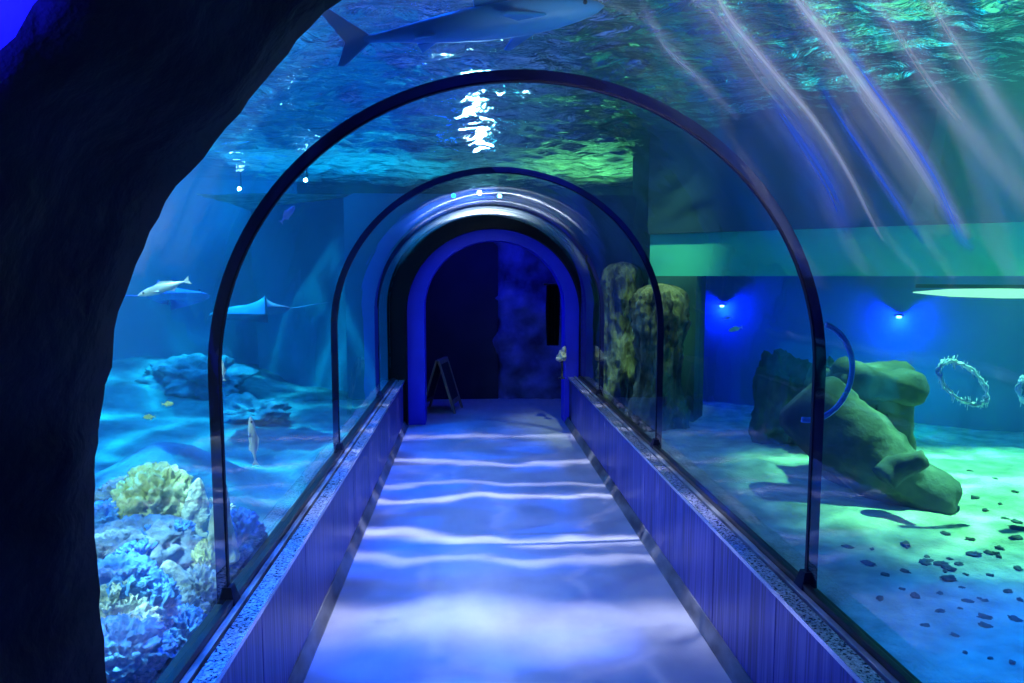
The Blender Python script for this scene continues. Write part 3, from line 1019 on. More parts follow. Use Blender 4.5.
# ------------------------------------------------------------------ fish
def fish(name, px, py, Y, length, heading, m, label, cat='fish', group=None, pitch=0.0, deep=0.28, thin=0.14, roll=0.0):
    """a fish: body, tail_fin, dorsal_fin, two pectoral fins, eyes; nose at +x locally"""
    p = at(px, py, Y=Y)
    t = empty(name, p, label, cat, group)
    t.rotation_euler = (roll, -pitch, heading)
    Ln = length
    bm = bmesh.new()
    prof = [(0.5, 0.01), (0.47, 0.25), (0.4, 0.55), (0.28, 0.85), (0.12, 1.0), (-0.05, 0.92), (-0.2, 0.65), (-0.32, 0.36), (-0.4, 0.2), (-0.43, 0.16)]
    n = 16
    rows = []
    for x, k in prof:
        rows.append([bm.verts.new((x * Ln, math.cos(2 * PI * i / n) * k * Ln * thin * 0.5, math.sin(2 * PI * i / n) * k * Ln * deep * 0.5)) for i in range(n)])
    for a, b in zip(rows, rows[1:]):
        for i in range(n): bm.faces.new((a[i], a[(i + 1) % n], b[(i + 1) % n], b[i]))
    bm.faces.new(rows[0]); bm.faces.new(rows[-1][::-1])
    obj('body', bm, m, t)
    def fin(nm, pts, th=0.006):
        bm = bmesh.new()
        f = [bm.verts.new(Vector(q) * Ln) for q in pts]
        g = [bm.verts.new((Vector(q) + Vector((0, th, 0))) * Ln) for q in pts]
        k = len(pts)
        bm.faces.new(f); bm.faces.new(g[::-1])
        for i in range(k): bm.faces.new((f[i], f[(i + 1) % k], g[(i + 1) % k], g[i]))
        obj(nm, bm, m, t, smooth=False)
    h = deep * 0.5
    fin('tail_fin', [(-0.42, 0, 0.02), (-0.55, 0, h * 0.95), (-0.51, 0, 0), (-0.55, 0, -h * 0.95), (-0.42, 0, -0.02)])
    fin('dorsal_fin', [(0.15, 0, h * 0.9), (0.02, 0, h * 1.5), (-0.2, 0, h * 0.95), (-0.25, 0, h * 0.5)])
    fin('anal_fin', [(-0.05, 0, -h * 0.85), (-0.18, 0, -h * 1.3), (-0.27, 0, -h * 0.5)])
    for s in (-1, 1):
        fin('pectoral_fin', [(0.2, s * thin * 0.4, -h * 0.2), (0.08, s * thin * 0.95, -h * 0.5), (0.1, s * thin * 0.5, -h * 0.1)])
    for s in (-1, 1):
        bm = bmesh.new(); bmesh.ops.create_icosphere(bm, subdivisions=2, radius=Ln * 0.022)
        obj('eye', bm, M['eye'], t, loc=(0.38 * Ln, s * Ln * thin * 0.27, 0.02 * Ln))
    return t


fish('fish', 163, 288, 3.3, 0.22, R(200), M['fish_pale'], 'white streaked slender fish high on the left near the cave edge', pitch=R(-18), deep=0.2)
fish('fish', 253, 440, 3.0, 0.21, R(180), M['fish_pale'], 'slim pale yellow fish hanging nose up right of the near arch joint', pitch=R(86), deep=0.17)
fish('fish', 223, 370, 3.0, 0.085, R(180), M['fish_pale'], 'tiny slim pale fish hanging upright just right of the near arch joint', pitch=R(86), deep=0.18)
fish('fish', 288, 214, 3.4, 0.1, R(20), M['fish_blue'], 'tiny bright blue fish in open water at the upper left', pitch=R(50), deep=0.3)
fish('fish', 168, 404, 3.3, 0.05, R(10), M['coral_yellow'], 'small yellow fish above the left reef, upper of two', deep=0.45)
fish('fish', 149, 417, 3.3, 0.05, R(190), M['coral_yellow'], 'small yellow fish above the left reef, lower of two', deep=0.45)
fish('fish', 735, 329, 5.2, 0.12, R(190), M['fish_pale'], 'pale fish by the dark window in the right tank, lower of two', pitch=R(-12))
fish('fish', 728, 318, 5.3, 0.08, R(185), M['fish_pale'], 'small pale fish under the left blue lamp, upper of two', pitch=R(-5))


def stingray(px, py, Y, span, heading, m, label, bank=0.0, pitch=0.0):
    p = at(px, py, Y=Y)
    t = empty('stingray', p, label, 'stingray')
    t.rotation_euler = (bank, pitch, heading)
    bm = bmesh.new()
    nu, nv = 24, 16
    top, bot = [], []
    for j in range(nv + 1):
        v = -1 + 2 * j / nv            # across, -1..1
        rt, rb = [], []
        ch = (1 - abs(v) ** 2.2) * 0.36 + 0.012
        cx = -0.16 * v * v
        for i in range(nu + 1):
            u = -1 + 2 * i / nu
            x = cx + ch * u
            th = 0.07 * (1 - abs(v) ** 0.8) * max(0, 1 - u * u) ** 0.6 + 0.003
            z = 0.09 * v * v * math.cos(2.2 * u + 0.5)
            rt.append(bm.verts.new((x * span, v * span * 0.5, (z + th) * span)))
            rb.append(bm.verts.new((x * span, v * span * 0.5, (z - th * 0.6) * span)))
        top.append(rt); bot.append(rb)
    for j in range(nv):
        for i in range(nu):
            bm.faces.new((top[j][i], top[j][i + 1], top[j + 1][i + 1], top[j + 1][i]))
            bm.faces.new((bot[j][i], bot[j + 1][i], bot[j + 1][i + 1], bot[j][i + 1]))
    for j in range(nv):
        for i in (0, nu):
            bm.faces.new((top[j][i], bot[j][i], bot[j + 1][i], top[j + 1][i]))
    for j in (0, nv):
        for i in range(nu):
            bm.faces.new((top[j][i], top[j][i + 1], bot[j][i + 1], bot[j][i]))
    obj('body', bm, m, t)
    bm = bmesh.new()
    tube(bm, [(-0.38 * span, 0, 0), (-0.5 * span, 0.01 * span, 0.01 * span), (-0.6 * span, 0.03 * span, 0.02 * span), (-0.75 * span, 0.02 * span, 0.03 * span)], [0.01 * span, 0.007 * span, 0.005 * span, 0.002 * span], n=8)
    obj('tail', bm, m, t)
    for s in (-1, 1):
        bm = bmesh.new(); bmesh.ops.create_icosphere(bm, subdivisions=2, radius=0.018 * span)
        obj('eye', bm, M['eye'], t, loc=(0.26 * span, s * 0.07 * span, 0.055 * span))
    return t


stingray(250, 312, 5.6, 0.8, R(195), M['ray'], 'grey stingray gliding behind the second glass panel on the left', bank=R(8), pitch=R(4))
stingray(178, 296, 4.6, 0.5, R(15), M['fish_blue'], 'blue stingray gliding high on the left behind the white fish', bank=R(-14))


def shark(pa, pb, label):
    """pa nose, pb tail root, in world"""
    a, b = Vector(pa), Vector(pb)
    Ln = (a - b).length
    t = empty('shark', (a + b) / 2, label, 'shark')
    d = (a - b).normalized()
    t.rotation_euler = (0, -math.asin(d.z), math.atan2(d.y, d.x))
    bm = bmesh.new()
    prof = [(0.5, 0.06), (0.47, 0.34), (0.4, 0.62), (0.3, 0.86), (0.15, 1.0), (0.0, 0.98), (-0.15, 0.8), (-0.28, 0.56), (-0.4, 0.33), (-0.5, 0.2)]
    n = 20
    rows = []
    for x, k in prof:
        rows.append([bm.verts.new((x * Ln, math.cos(2 * PI * i / n) * k * Ln * 0.075, math.sin(2 * PI * i / n) * k * Ln * 0.07)) for i in range(n)])
    for p, q in zip(rows, rows[1:]):
        for i in range(n): bm.faces.new((p[i], p[(i + 1) % n], q[(i + 1) % n], q[i]))
    bm.faces.new(rows[0]); bm.faces.new(rows[-1][::-1])
    obj('body', bm, M['shark'], t)
    def fin(nm, pts, nrm, th=0.012):
        bm = bmesh.new(); nv = Vector(nrm) * th
        f = [bm.verts.new((Vector(q) - nv) * Ln) for q in pts]
        g = [bm.verts.new((Vector(q) + nv) * Ln) for q in pts]
        k = len(pts)
        bm.faces.new(f); bm.faces.new(g[::-1])
        for i in range(k): bm.faces.new((f[i], f[(i + 1) % k], g[(i + 1) % k], g[i]))
        bmesh.ops.bevel(bm, geom=bm.edges[:], offset=th * Ln * 0.5, segments=1, affect='EDGES')
        obj(nm, bm, M['shark'], t, smooth=False)
    fin('tail_fin', [(-0.48, 0, 0.02), (-0.66, 0, 0.17), (-0.69, 0, 0.16), (-0.58, 0, 0.0), (-0.63, 0, -0.09), (-0.6, 0, -0.095), (-0.48, 0, -0.015)], (0, 1, 0), 0.006)
    fin('dorsal_fin', [(0.12, 0, 0.06), (0.0, 0, 0.165), (-0.04, 0, 0.16), (-0.03, 0, 0.055)], (0, 1, 0), 0.006)
    for s in (-1, 1):
        fin('pectoral_fin', [(0.26, s * 0.06, -0.02), (0.1, s * 0.22, -0.05), (0.07, s * 0.215, -0.05), (0.14, s * 0.055, -0.025)], (0, 0, 1), 0.006)
        fin('pelvic_fin', [(-0.2, s * 0.04, -0.03), (-0.28, s * 0.1, -0.05), (-0.29, s * 0.03, -0.035)], (0, 0, 1), 0.005)
    for s in (-1, 1):
        bm = bmesh.new(); bmesh.ops.create_icosphere(bm, subdivisions=2, radius=0.01 * Ln)
        obj('eye', bm, M['eye'], t, loc=(0.42 * Ln, s * 0.045 * Ln, 0.01 * Ln))
    return t


shark(at(604, 6, Y=2.72), at(365, 40, Y=2.8), 'blue grey shark swimming over the tunnel roof, seen from below')

# ------------------------------------------------------------------ ring light reflections on the right glass, built as solid loops
def loop(px, py, Y, rx, rz, tilt, m, name, label, cat, seed, r=0.008, wispy=True, a0=0, a1=2 * PI, nst=3, wob=0.03, yw=0.012, skew=0.0):
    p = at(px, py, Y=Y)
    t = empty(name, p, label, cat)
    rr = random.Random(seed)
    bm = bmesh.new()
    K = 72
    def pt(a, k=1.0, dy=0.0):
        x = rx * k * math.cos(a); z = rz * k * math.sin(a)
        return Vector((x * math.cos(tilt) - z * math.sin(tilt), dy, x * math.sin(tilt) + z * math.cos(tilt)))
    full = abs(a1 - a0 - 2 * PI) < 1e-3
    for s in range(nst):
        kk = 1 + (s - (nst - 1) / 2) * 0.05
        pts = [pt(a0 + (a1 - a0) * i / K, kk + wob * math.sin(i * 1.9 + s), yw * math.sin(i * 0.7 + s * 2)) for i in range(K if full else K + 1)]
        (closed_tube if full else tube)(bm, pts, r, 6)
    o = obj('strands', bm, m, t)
    if wispy:
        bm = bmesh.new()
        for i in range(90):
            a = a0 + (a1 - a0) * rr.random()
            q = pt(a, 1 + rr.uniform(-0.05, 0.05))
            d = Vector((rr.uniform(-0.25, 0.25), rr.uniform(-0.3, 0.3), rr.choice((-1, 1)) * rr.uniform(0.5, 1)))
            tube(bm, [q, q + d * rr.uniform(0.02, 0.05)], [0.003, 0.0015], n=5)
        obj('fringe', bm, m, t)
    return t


loop(963, 383, 3.5, 0.16, 0.08, R(-38), M['reflection'], 'ring_reflection', 'pale blue ring light reflection built as a loop in the right tank beside the stone block head', 'ring reflection', 1, r=0.006)
loop(1036, 391, 3.4, 0.1, 0.08, R(-30), M['reflection'], 'ring_reflection', 'ring light reflection built as a loop, cut off by the right edge of the picture', 'ring reflection', 2, r=0.006)
loop(812, 372, 2.62, 0.16, 0.19, R(-6), M['glare'], 'arc_reflection', 'bright blue ring light reflection built as a loop behind the right leg of the near arch joint', 'arc reflection', 3, r=0.007, wispy=False, nst=2, wob=0.0, yw=0.0, a0=R(-95), a1=R(80))

# ------------------------------------------------------------------ lamps
def light(kind, name, loc, color, power, **kw):
    l = bpy.data.lights.new(name, kind)
    l.color = color; l.energy = power
    for k, v in kw.items():
        if k not in ('rot', 'target'): setattr(l, k, v)
    o = bpy.data.objects.new(name, l)
    o.location = loc
    if 'rot' in kw: o.rotation_euler = kw['rot']
    if 'target' in kw:
        o.rotation_euler = (Vector(kw['target']) - Vector(loc)).to_track_quat('-Z', 'Y').to_euler()
    C.objects.link(o)
    return o


def gobo_uv(nt, H):
    """floor-plane offset (metres) of a lamp that points straight down from height H"""
    tc = N(nt, 'ShaderNodeTexCoord')
    sx = N(nt, 'ShaderNodeSeparateXYZ'); L(nt, tc.outputs['Normal'], sx.inputs[0])
    z = math_(nt, 'ABSOLUTE', sx.outputs[2])
    z = math_(nt, 'MAXIMUM', z, 0.05)
    u = math_(nt, 'MULTIPLY', math_(nt, 'DIVIDE', sx.outputs[0], z), GS * H)
    v = math_(nt, 'MULTIPLY', math_(nt, 'DIVIDE', sx.outputs[1], z), GS * H)
    return u, v


GS = 1.0


def barn_doors(nt, e, u, x0, x1):
    """keep the beam on the walkway between two edges"""
    c = (x0 + x1) / 2; h = (x1 - x0) / 2
    d = math_(nt, 'ABSOLUTE', math_(nt, 'SUBTRACT', u, c))
    k = math_(nt, 'SUBTRACT', 1.0, math_(nt, 'MULTIPLY', math_(nt, 'SUBTRACT', d, h), 5.0), True)
    return math_(nt, 'MULTIPLY', e, math_(nt, 'MAXIMUM', k, 0.0))


def blob_lamp(o, H, scale):
    l = o.data; l.use_nodes = True
    nt = l.node_tree
    em = [n for n in nt.nodes if n.type == 'EMISSION'][0]
    u, v = gobo_uv(nt, H)
    cb = N(nt, 'ShaderNodeCombineXYZ'); L(nt, u, cb.inputs[0]); L(nt, math_(nt, 'MULTIPLY', v, 1.6), cb.inputs[1])
    nz = N(nt, 'ShaderNodeTexNoise', i_Scale=scale, i_Detail=3, i_Distortion=0.8); L(nt, cb.outputs[0], nz.inputs['Vector'])
    e = ramp(nt, nz.outputs['Fac'], [(0.42, 0.2), (0.56, 1.0)])
    e = barn_doors(nt, e, u, -0.4, 1.1)
    L(nt, e, em.inputs['Strength'])


def caustic_lamp(o, H, scale, base, gain, power=3.0, stretch=(1, 1), distort=0.5, doors=None, vdoors=None):
    l = o.data; l.use_nodes = True
    nt = l.node_tree
    em = [n for n in nt.nodes if n.type == 'EMISSION'][0]
    u, v = gobo_uv(nt, H)
    cb = N(nt, 'ShaderNodeCombineXYZ')
    L(nt, math_(nt, 'MULTIPLY', u, stretch[0]), cb.inputs[0]); L(nt, math_(nt, 'MULTIPLY', v, stretch[1]), cb.inputs[1])
    nz = N(nt, 'ShaderNodeTexNoise', i_Scale=scale * 0.8, i_Detail=2)
    L(nt, cb.outputs[0], nz.inputs['Vector'])
    va = N(nt, 'ShaderNodeVectorMath', operation='MULTIPLY_ADD')
    L(nt, nz.outputs['Color'], va.inputs[0]); va.inputs[1].default_value = (distort, distort, 0); L(nt, cb.outputs[0], va.inputs[2])
    vo = N(nt, 'ShaderNodeTexVoronoi', feature='DISTANCE_TO_EDGE', i_Scale=scale)
    L(nt, va.outputs[0], vo.inputs['Vector'])
    e = math_(nt, 'SUBTRACT', 1.0, math_(nt, 'MULTIPLY', vo.outputs['Distance'], 2.0), True)
    e = math_(nt, 'POWER', e, power * 3)
    e = math_(nt, 'ADD', math_(nt, 'MULTIPLY', e, gain), base)
    if doors: e = barn_doors(nt, e, u, *doors)
    if vdoors: e = barn_doors(nt, e, v, *vdoors)
    L(nt, e, em.inputs['Strength'])


def band_lamp(o, H, ly, bands, base):
    """rippling light bands lying across the walkway at the given distances"""
    l = o.data; l.use_nodes = True
    nt = l.node_tree
    em = [n for n in nt.nodes if n.type == 'EMISSION'][0]
    u, v = gobo_uv(nt, H)
    cb = N(nt, 'ShaderNodeCombineXYZ'); L(nt, u, cb.inputs[0]); L(nt, v, cb.inputs[1])
    n1 = N(nt, 'ShaderNodeTexNoise', i_Scale=1.1, i_Detail=2); L(nt, cb.outputs[0], n1.inputs['Vector'])
    w = math_(nt, 'ADD', v, math_(nt, 'MULTIPLY', math_(nt, 'SUBTRACT', n1.outputs['Fac'], 0.5), 0.75))
    w = math_(nt, 'ADD', w, math_(nt, 'MULTIPLY', u, 0.08))
    # distance 2..8 maps to 0..1
    fac = math_(nt, 'DIVIDE', math_(nt, 'ADD', w, ly - 2.0), 6.0, True)
    stops = []
    for (y, hw, s) in sorted(bands):
        q = (y - 2) / 6
        stops += [(q - hw / 6, 0.0), (q, s), (q + hw / 6 * 0.6, 0.0)]
    stops = [(max(0, min(1, p)), s) for p, s in stops]
    band = ramp(nt, fac, stops, 'EASE')
    mp = N(nt, 'ShaderNodeMapping'); mp.inputs['Scale'].default_value = (0.8, 2.6, 1); L(nt, cb.outputs[0], mp.inputs[0])
    n2 = N(nt, 'ShaderNodeTexNoise', i_Scale=1.5, i_Detail=4, i_Distortion=0.6); L(nt, mp.outputs[0], n2.inputs['Vector'])
    soft = ramp(nt, n2.outputs['Fac'], [(0.42, 0.0), (0.75, 1.0)])
    vo = N(nt, 'ShaderNodeTexVoronoi', feature='DISTANCE_TO_EDGE', i_Scale=0.9)
    mp2 = N(nt, 'ShaderNodeMapping'); mp2.inputs['Scale'].default_value = (1.0, 1.2, 1); L(nt, cb.outputs[0], mp2.inputs[0])
    va = N(nt, 'ShaderNodeVectorMath', operation='MULTIPLY_ADD')
    L(nt, n2.outputs['Color'], va.inputs[0]); va.inputs[1].default_value = (0.5, 0.5, 0); L(nt, mp2.outputs[0], va.inputs[2])
    L(nt, va.outputs[0], vo.inputs['Vector'])
    thin = math_(nt, 'POWER', math_(nt, 'SUBTRACT', 1.0, math_(nt, 'MULTIPLY', vo.outputs['Distance'], 2.0), True), 32)
    e = math_(nt, 'ADD', math_(nt, 'MULTIPLY', band, 8.0), math_(nt, 'MULTIPLY', soft, 0.4))
    e = math_(nt, 'ADD', e, math_(nt, 'MULTIPLY', thin, 0.9))
    e = math_(nt, 'ADD', e, base)
    e = barn_doors(nt, e, u, -1.0, 1.0)
    e = barn_doors(nt, e, v, -3.6, 2.55)
    L(nt, e, em.inputs['Strength'])


# unseen spot added for the walkway light bands (high above the water, straight down)
HB = 4.9
o = light('SPOT', 'ripple_spot', (0.2, 4.6, HB), (0.95, 0.86, 1.0), 400, spot_size=R(100), spot_blend=0.4, shadow_soft_size=0.02)
band_lamp(o, HB, 4.6, [(3.1, 0.42, 0.6), (3.85, 0.12, 0.5), (4.2, 0.16, 0.9), (4.95, 0.12, 0.9), (5.3, 0.1, 0.5), (5.9, 0.14, 0.9), (6.9, 0.2, 0.7)], 0.14)

o = light('SPOT', 'blue_ripple_spot', (-0.5, 4.4, HB), (0.0, 0.1, 1.0), 3600, spot_size=R(80), spot_blend=0.6, shadow_soft_size=0.02)  # unseen spot added to tint the walkway blue
blob_lamp(o, HB, 1.0)
# left reef lamps
light('SPOT', 'reef_front_fill', (-2.6, 1.0, 2.5), (0.85, 0.95, 0.75), 260, spot_size=R(60), spot_blend=0.8, shadow_soft_size=0.05, target=(-1.4, 3.0, 0.9))  # unseen spot added to brighten the fish and coral faces
o = light('SPOT', 'reef_lamp', (-1.45, 2.5, 4.9), (0.6, 0.9, 0.95), 1900, spot_size=R(38), spot_blend=0.8, shadow_soft_size=0.05)
caustic_lamp(o, 4.5, 1.9, 0.3, 2.6, doors=(-3.0, 0.45))
o = light('SPOT', 'reef_lamp', (-2.5, 5.6, 4.9), (0.05, 0.8, 0.95), 1700, spot_size=R(90), spot_blend=0.8, shadow_soft_size=0.05)
caustic_lamp(o, 4.5, 1.0, 0.15, 2.6, doors=(-5.0, 1.45))
light('AREA', 'left_tank_panel', (-2.4, 6.6, 3.3), (0.0, 0.34, 1.0), 330, shape='RECTANGLE', size=2.6, size_y=6.0)
# right tank lamps
o = light('SPOT', 'sand_lamp', (3.5, 4.0, 4.9), (0.42, 1.0, 0.42), 5500, spot_size=R(48), spot_blend=0.9, shadow_soft_size=0.05)
caustic_lamp(o, 4.6, 1.5, 0.6, 1.2, stretch=(0.8, 1.2), doors=(-1.75, 5.0), vdoors=(-3.0, 0.9))
light('AREA', 'right_tank_panel', (3.6, 5.0, 3.3), (0.0, 0.6, 0.5), 40, shape='RECTANGLE', size=2.4, size_y=5.0)
o = light('SPOT', 'near_blue_lamp', (2.5, 1.7, 4.8), (0.0, 0.18, 1.0), 2500, spot_size=R(38), spot_blend=0.9, shadow_soft_size=0.1)
o = light('SPOT', 'pillar_fill', (1.75, 4.3, 4.6), (0.9, 1.0, 0.45), 1100, spot_size=R(25), spot_blend=0.8, shadow_soft_size=0.1, target=(1.5, 6.5, 1.2))  # unseen spot added and aimed to brighten the pillars

# underwater lamps on the end wall over the doorway: their light glitters on the rippled surface
def end_lamp(x, z, color, s, label, r=0.022):
    p = Vector((x, YE - 0.35, z))
    t = empty('end_lamp', p, label, 'lamp', 'lamps over the far doorway')
    bm = bmesh.new()
    tube(bm, [(0, 0.1, 0), (0, 0.0, 0), (0, -0.02, 0)], [r * 0.9, r * 1.15, r * 1.2], n=20)
    obj('housing', bm, M['lampbody'], t)
    bm = bmesh.new()
    tube(bm, [(0, -0.021, 0), (0, -0.03, 0), (0, -0.036, 0)], [r, r * 0.9, r * 0.4], n=20)
    obj('lens', bm, emit_mat('lens_glow', color, s), t)
    bm = bmesh.new()
    tube(bm, [(0, 0.08, -r), (0, 0.08, -(z - ZC - RAD * SQ - 0.06))], 0.012, n=8)
    obj('stand', bm, M['lampbody'], t)


end_lamp(-0.16, 2.4, (0.0, 0.12, 1.0), 60, 'blue lamp over the far doorway, left of three')
end_lamp(0.1, 2.43, (1.0, 0.75, 0.55), 50, 'warm white lamp over the far doorway, middle of three')
end_lamp(0.3, 2.4, (0.2, 0.8, 1.0), 25, 'pale cyan lamp over the far doorway, right of three')
o = light('SPOT', 'rear_ripple_fill', (-0.9, 8.6, 4.9), (0.0, 0.5, 1.0), 1300, spot_size=R(50), spot_blend=0.8, shadow_soft_size=0.05)  # unseen spot added for blue ripples, shines on the rear sheet
caustic_lamp(o, 2.5, 1.6, 0.2, 2.2)
o = light('SPOT', 'rear_ripple_fill', (1.3, 8.6, 4.9), (0.3, 1.0, 0.35), 1300, spot_size=R(50), spot_blend=0.8, shadow_soft_size=0.05)  # unseen spot added for green ripples, shines on the rear sheet
caustic_lamp(o, 2.5, 1.6, 0.2, 2.2)
light('SPOT', 'end_glow_down', (0.1, YE - 0.4, 2.5), (0.85, 0.92, 1.0), 90, spot_size=R(140), spot_blend=0.7, shadow_soft_size=0.02, target=(0.1, 6.2, 2.15))  # added spot that brightens the crown glare strips
light('SPOT', 'end_glow', (0.12, YE - 0.5, 2.62), (0.75, 0.85, 1.0), 60, spot_size=R(120), spot_blend=0.7, shadow_soft_size=0.05, target=(0.15, 4.0, 2.4))

# small white lamps under the surface at the far end of the left tank
for lx, ly, lab in ((-1.75, 7.75, 'small white underwater lamp far back in the left tank, nearer the doorway'), (-2.7, 8.55, 'small white underwater lamp far back in the left tank, nearer the cave edge')):
    t = empty('underwater_lamp', (lx, ly, 2.62), lab, 'lamp')
    bm = bmesh.new(); tube(bm, [(0, 0.06, 0), (0, 0, 0), (0, -0.02, 0)], [0.016, 0.022, 0.023], n=16)
    obj('housing', bm, M['lampbody'], t)
    bm = bmesh.new(); tube(bm, [(0, -0.021, 0), (0, -0.03, 0), (0, -0.034, 0)], [0.019, 0.017, 0.008], n=16)
    obj('lens', bm, emit_mat('white_lens_glow', (0.9, 0.97, 1.0), 130), t)
    bm = bmesh.new(); tube(bm, [(0, 0.05, 0.02), (0, 0.05, 0.3)], 0.008, n=8)
    obj('stand', bm, M['lampbody'], t)

# blue ceiling lamps in the viewing room behind the tank window
def room_lamp(px, py, label):
    # intersect the view ray with a plane just in front of the room wall
    d = ray(px, py)
    q0 = wpt(0, 0.88)
    n2 = Vector((wn.x, wn.y, 0)); t_ = ((Vector((q0.x, q0.y, 0)) - Vector((CAM.x, CAM.y, 0))).dot(n2)) / d.dot(n2)
    p = CAM + d * t_
    t = empty('room_lamp', p, label, 'lamp', 'blue lamps in the viewing room')
    bm = bmesh.new()
    bmesh.ops.create_icosphere(bm, subdivisions=3, radius=0.022)
    for v in bm.verts: v.co.z *= 0.6
    obj('bulb', bm, emit_mat('blue_bulb_glow', (0.35, 0.45, 1.0), 14), t)
    bm = bmesh.new()
    tube(bm, [(0, 0, 0.012), (0, 0, 0.02), (0, 0, 0.03)], [0.05, 0.04, 0.015], n=16)
    obj('shade', bm, M['lampbody'], t)
    light('POINT', 'room_lamp_light', (p.x, p.y, p.z - 0.03), (0.005, 0.02, 1.0), 30, shadow_soft_size=0.02)


room_lamp(722, 306, 'small blue lamp behind the left part of the tank window')
room_lamp(899, 317, 'small blue lamp behind the tank window above the stone block head')
# long bright fitting seen through the top of the window
d = ray(972, 293)
q0 = wpt(0, 0.7); n2 = Vector((wn.x, wn.y, 0))
t_ = ((Vector((q0.x, q0.y, 0))).dot(n2)) / d.dot(n2)
p = CAM + d * t_
t = empty('ceiling_light', p, 'long glowing yellow green ceiling light behind the tank window at the right', 'lamp', rz=math.atan2(wd.y, wd.x))
bm = bmesh.new()
tube(bm, [(-0.42, 0, 0), (-0.3, 0, 0.0), (-0.15, 0, 0), (0.2, 0, 0), (0.5, 0, 0)], [0.004, 0.018, 0.032, 0.04, 0.036], n=16)
obj('diffuser', bm, emit_mat('yellow_green_tube_glow', (0.72, 1.0, 0.55), 1.7), t)
bbox('fitting', -0.4, 0.55, -0.05, 0.05, 0.04, 0.07, M['lampbody'], t)
light('POINT', 'room_fill', (p.x - 0.4, p.y + 0.1, 0.6), (0.0, 0.5, 0.45), 16, shadow_soft_size=0.3)

# tunnel and doorway lights
light('AREA', 'doorway_blue', (0.25, 8.2, 2.3), (0.01, 0.02, 1.0), 22, shape='RECTANGLE', size=1.2, size_y=0.5)
light('SPOT', 'doorway_spot', (0.2, 0.2, 2.25), (0.01, 0.02, 1.0), 40, spot_size=R(26), spot_blend=0.6, shadow_soft_size=0.02, target=(-0.1, 7.5, 0.9))  # unseen spot added to light the doorway frame blue
light('AREA', 'foyer_fill', (0.4, -0.9, 2.6), (0.05, 0.1, 1.0), 16, shape='RECTANGLE', size=1.5, size_y=0.5, target=(0.2, 3.0, 0.3))  # unseen area light added as blue fill for the tunnel
light('SPOT', 'foyer_corner', (-0.75, 0.15, 1.75), (0.02, 0.02, 1.0), 200.0, spot_size=R(70), spot_blend=0.8, shadow_soft_size=0.05, target=(-0.6, 0.76, 2.05))  # unseen spot added for the blue upper left corner
light('AREA', 'left_blue_wash', (-1.6, 3.6, 2.75), (0.0, 0.08, 1.0), 140, shape='RECTANGLE', size=0.6, size_y=3.0, target=(0.2, 3.6, 0.0))  # unseen area light added to wash the walkway blue

light('SPOT', 'streak_fill', (0.75, -0.35, 0.9), (0.85, 0.9, 1.0), 420, spot_size=R(44), spot_blend=0.8, shadow_soft_size=0.03, target=(1.0, 1.6, 2.2))  # unseen spot added behind the camera to brighten the painted streaks
# ------------------------------------------------------------------ lamp reflections painted as pale strips on the near panel, upper right
def on_vault(px, py, r=RAD - 0.004):
    d = ray(px, py)
    # cylinder about x=XC, z=ZC
    ox, oz = CAM.x - XC, (CAM.z - ZC) / SQ
    dz = d.z / SQ
    A = d.x ** 2 + dz ** 2; B = 2 * (ox * d.x + oz * dz); Cc = ox * ox + oz * oz - r * r
    t = (-B + math.sqrt(B * B - 4 * A * Cc)) / (2 * A)
    p = CAM + d * t
    if p.z < ZC:
        t = (XC + r - CAM.x) / d.x; p = CAM + d * t
    return p


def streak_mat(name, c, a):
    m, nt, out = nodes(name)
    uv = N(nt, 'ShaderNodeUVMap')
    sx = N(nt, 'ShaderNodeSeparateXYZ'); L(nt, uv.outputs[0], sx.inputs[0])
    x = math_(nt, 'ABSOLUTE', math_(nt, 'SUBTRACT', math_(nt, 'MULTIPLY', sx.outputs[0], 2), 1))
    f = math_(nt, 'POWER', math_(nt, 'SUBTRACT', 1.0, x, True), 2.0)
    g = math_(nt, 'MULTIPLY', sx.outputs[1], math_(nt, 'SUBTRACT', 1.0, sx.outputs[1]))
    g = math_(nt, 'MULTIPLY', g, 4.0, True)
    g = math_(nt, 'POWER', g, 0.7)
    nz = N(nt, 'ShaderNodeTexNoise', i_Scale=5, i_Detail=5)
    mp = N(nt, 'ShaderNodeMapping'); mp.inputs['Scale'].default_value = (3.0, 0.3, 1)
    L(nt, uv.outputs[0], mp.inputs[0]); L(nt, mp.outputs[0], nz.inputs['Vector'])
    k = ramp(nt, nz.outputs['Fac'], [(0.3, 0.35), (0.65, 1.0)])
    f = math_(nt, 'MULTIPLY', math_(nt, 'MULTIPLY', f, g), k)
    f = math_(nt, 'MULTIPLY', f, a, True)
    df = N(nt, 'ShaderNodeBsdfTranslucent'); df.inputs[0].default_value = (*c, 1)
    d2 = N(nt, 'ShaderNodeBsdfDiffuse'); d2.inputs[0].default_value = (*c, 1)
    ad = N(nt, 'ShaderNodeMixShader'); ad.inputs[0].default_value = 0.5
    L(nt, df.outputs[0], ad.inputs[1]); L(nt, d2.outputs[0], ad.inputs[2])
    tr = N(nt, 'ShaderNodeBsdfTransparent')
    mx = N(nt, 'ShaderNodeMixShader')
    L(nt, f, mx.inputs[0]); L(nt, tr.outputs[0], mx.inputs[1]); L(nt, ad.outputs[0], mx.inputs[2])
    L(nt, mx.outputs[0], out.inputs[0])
    return m


WIN1 = bpy.data.objects['window_1']
M['streak_white'] = streak_mat('white_reflection_streak', (0.95, 0.95, 1.0), 1.0)
M['streak_soft'] = streak_mat('soft_grey_reflection_streak', (0.85, 0.9, 0.95), 0.42)
M['streak_blue'] = streak_mat('blue_reflection_streak', (0.05, 0.2, 1.0), 0.9)


NST = [0]


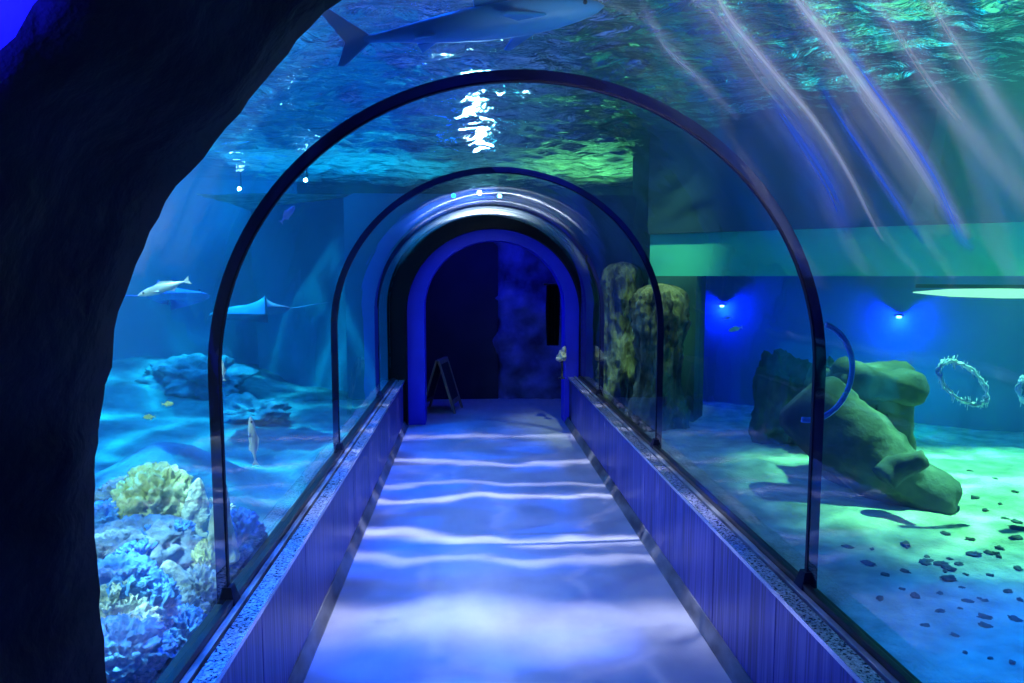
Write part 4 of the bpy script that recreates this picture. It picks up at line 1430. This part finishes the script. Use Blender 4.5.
def streak(pts, widths, m):
    NST[0] += 1
    rr_ = RAD - 0.003 - 0.0012 * NST[0]
    bm = bmesh.new()
    uvl = bm.loops.layers.uv.new('UVMap')
    # smooth the pixel path with a Catmull-Rom spline
    path = []
    P = [Vector(p) for p in pts]
    for i in range(len(P) - 1):
        p0, p1, p2, p3 = P[max(0, i - 1)], P[i], P[i + 1], P[min(len(P) - 1, i + 2)]
        for k in range(8):
            t = k / 8
            path.append((0.5 * (2 * p1 + (p2 - p0) * t + (2 * p0 - 5 * p1 + 4 * p2 - p3) * t * t + (3 * p1 - p0 - 3 * p2 + p3) * t ** 3), i + t))
    path.append((P[-1], len(P) - 1))
    nw = 8
    rows = []
    for i, (p, s) in enumerate(path):
        a = path[max(0, i - 1)][0]; b = path[min(len(path) - 1, i + 1)][0]
        t = (b - a).normalized(); nn_ = Vector((-t.y, t.x))
        k = min(len(widths) - 2, int(s)); w = widths[k] + (widths[k + 1] - widths[k]) * (s - k)
        rows.append([(bm.verts.new(on_vault(*(p + nn_ * w * (j / nw - 0.5)), r=rr_)), j / nw, i / (len(path) - 1)) for j in range(nw + 1)])
    for a, b in zip(rows, rows[1:]):
        for j in range(nw):
            q = (a[j], a[j + 1], b[j + 1], b[j])
            f = bm.faces.new([x[0] for x in q])
            for lp, x in zip(f.loops, q): lp[uvl].uv = (x[1], x[2])
    return obj('reflection_streak', bm, m, WIN1)


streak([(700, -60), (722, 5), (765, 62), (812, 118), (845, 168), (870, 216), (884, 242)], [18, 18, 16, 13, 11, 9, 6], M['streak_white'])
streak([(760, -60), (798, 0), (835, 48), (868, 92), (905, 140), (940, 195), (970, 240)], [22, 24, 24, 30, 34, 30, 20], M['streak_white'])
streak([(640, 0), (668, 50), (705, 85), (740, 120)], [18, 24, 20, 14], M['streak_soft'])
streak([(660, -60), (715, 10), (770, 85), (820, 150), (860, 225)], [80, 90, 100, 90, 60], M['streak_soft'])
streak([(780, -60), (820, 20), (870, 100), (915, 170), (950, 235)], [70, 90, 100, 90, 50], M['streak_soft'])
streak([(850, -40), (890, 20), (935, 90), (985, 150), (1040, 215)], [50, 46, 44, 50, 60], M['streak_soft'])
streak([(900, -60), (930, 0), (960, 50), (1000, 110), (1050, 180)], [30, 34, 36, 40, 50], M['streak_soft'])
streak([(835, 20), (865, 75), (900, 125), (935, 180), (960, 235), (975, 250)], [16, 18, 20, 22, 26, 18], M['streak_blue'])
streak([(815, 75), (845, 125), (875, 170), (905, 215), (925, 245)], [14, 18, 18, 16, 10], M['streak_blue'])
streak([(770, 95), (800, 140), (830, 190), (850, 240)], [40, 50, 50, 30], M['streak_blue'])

# glare on the crown of the last panels, painted as pale translucent strips
def crown_glare_strip(win, y0, y1, t0, t1, a, c):
    m, nt, out = nodes('painted_crown_glare')
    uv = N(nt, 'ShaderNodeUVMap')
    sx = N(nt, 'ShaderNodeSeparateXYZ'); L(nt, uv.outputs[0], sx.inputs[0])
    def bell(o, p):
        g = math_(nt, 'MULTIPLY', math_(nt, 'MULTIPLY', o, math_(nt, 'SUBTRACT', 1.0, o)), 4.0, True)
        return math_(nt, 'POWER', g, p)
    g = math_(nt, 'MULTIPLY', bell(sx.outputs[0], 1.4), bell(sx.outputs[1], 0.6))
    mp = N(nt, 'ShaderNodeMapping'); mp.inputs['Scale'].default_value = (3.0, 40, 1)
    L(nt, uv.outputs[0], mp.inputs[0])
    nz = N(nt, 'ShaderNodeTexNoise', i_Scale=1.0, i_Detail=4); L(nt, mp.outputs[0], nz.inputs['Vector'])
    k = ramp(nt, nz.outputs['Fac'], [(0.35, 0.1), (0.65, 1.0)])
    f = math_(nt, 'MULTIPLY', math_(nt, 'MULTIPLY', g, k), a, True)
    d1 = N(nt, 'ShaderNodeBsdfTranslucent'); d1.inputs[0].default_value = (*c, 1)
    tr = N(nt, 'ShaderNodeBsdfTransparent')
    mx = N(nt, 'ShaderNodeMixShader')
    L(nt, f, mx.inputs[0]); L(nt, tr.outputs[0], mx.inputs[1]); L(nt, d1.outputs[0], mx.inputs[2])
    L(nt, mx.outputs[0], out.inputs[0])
    bm = bmesh.new(); uvl = bm.loops.layers.uv.new('UVMap')
    nu, nv = 40, 12
    r = RAD - 0.004
    g = []
    for j in range(nv + 1):
        row = []
        for i in range(nu + 1):
            t = R(t0 + (t1 - t0) * i / nu)
            row.append((bm.verts.new((XC + r * math.cos(t), y0 + (y1 - y0) * j / nv, ZC + SQ * r * math.sin(t))), i / nu, j / nv))
        g.append(row)
    for j in range(nv):
        for i in range(nu):
            q = (g[j][i], g[j][i + 1], g[j + 1][i + 1], g[j + 1][i])
            f = bm.faces.new([x[0] for x in q])
            for lp, x in zip(f.loops, q): lp[uvl].uv = (x[1], x[2])
    obj('crown_glare', bm, m, bpy.data.objects[win])


crown_glare_strip('window_4', 6.27, YE - 0.18, 20, 155, 1.0, (0.85, 0.92, 1.0))
crown_glare_strip('window_3', 4.9, 6.22, 40, 140, 0.5, (0.85, 0.92, 1.0))

# ------------------------------------------------------------------ world and view
w = bpy.data.worlds.new('world'); bpy.context.scene.world = w
w.use_nodes = True
w.node_tree.nodes['Background'].inputs[0].default_value = (0.0, 0.004, 0.012, 1)
w.node_tree.nodes['Background'].inputs[1].default_value = 0.3
sc = bpy.context.scene
sc.view_settings.view_transform = 'Standard'
sc.view_settings.look = 'None'
sc.view_settings.exposure = 0.0
sc.view_settings.gamma = 1.0
sc.view_settings.use_curve_mapping = False
try:
    sc.cycles.transparent_max_bounces = 24
    sc.cycles.max_bounces = 8
    sc.cycles.volume_bounces = 0
    sc.cycles.sample_clamp_indirect = 6
    sc.cycles.use_denoising = True
except Exception:
    pass
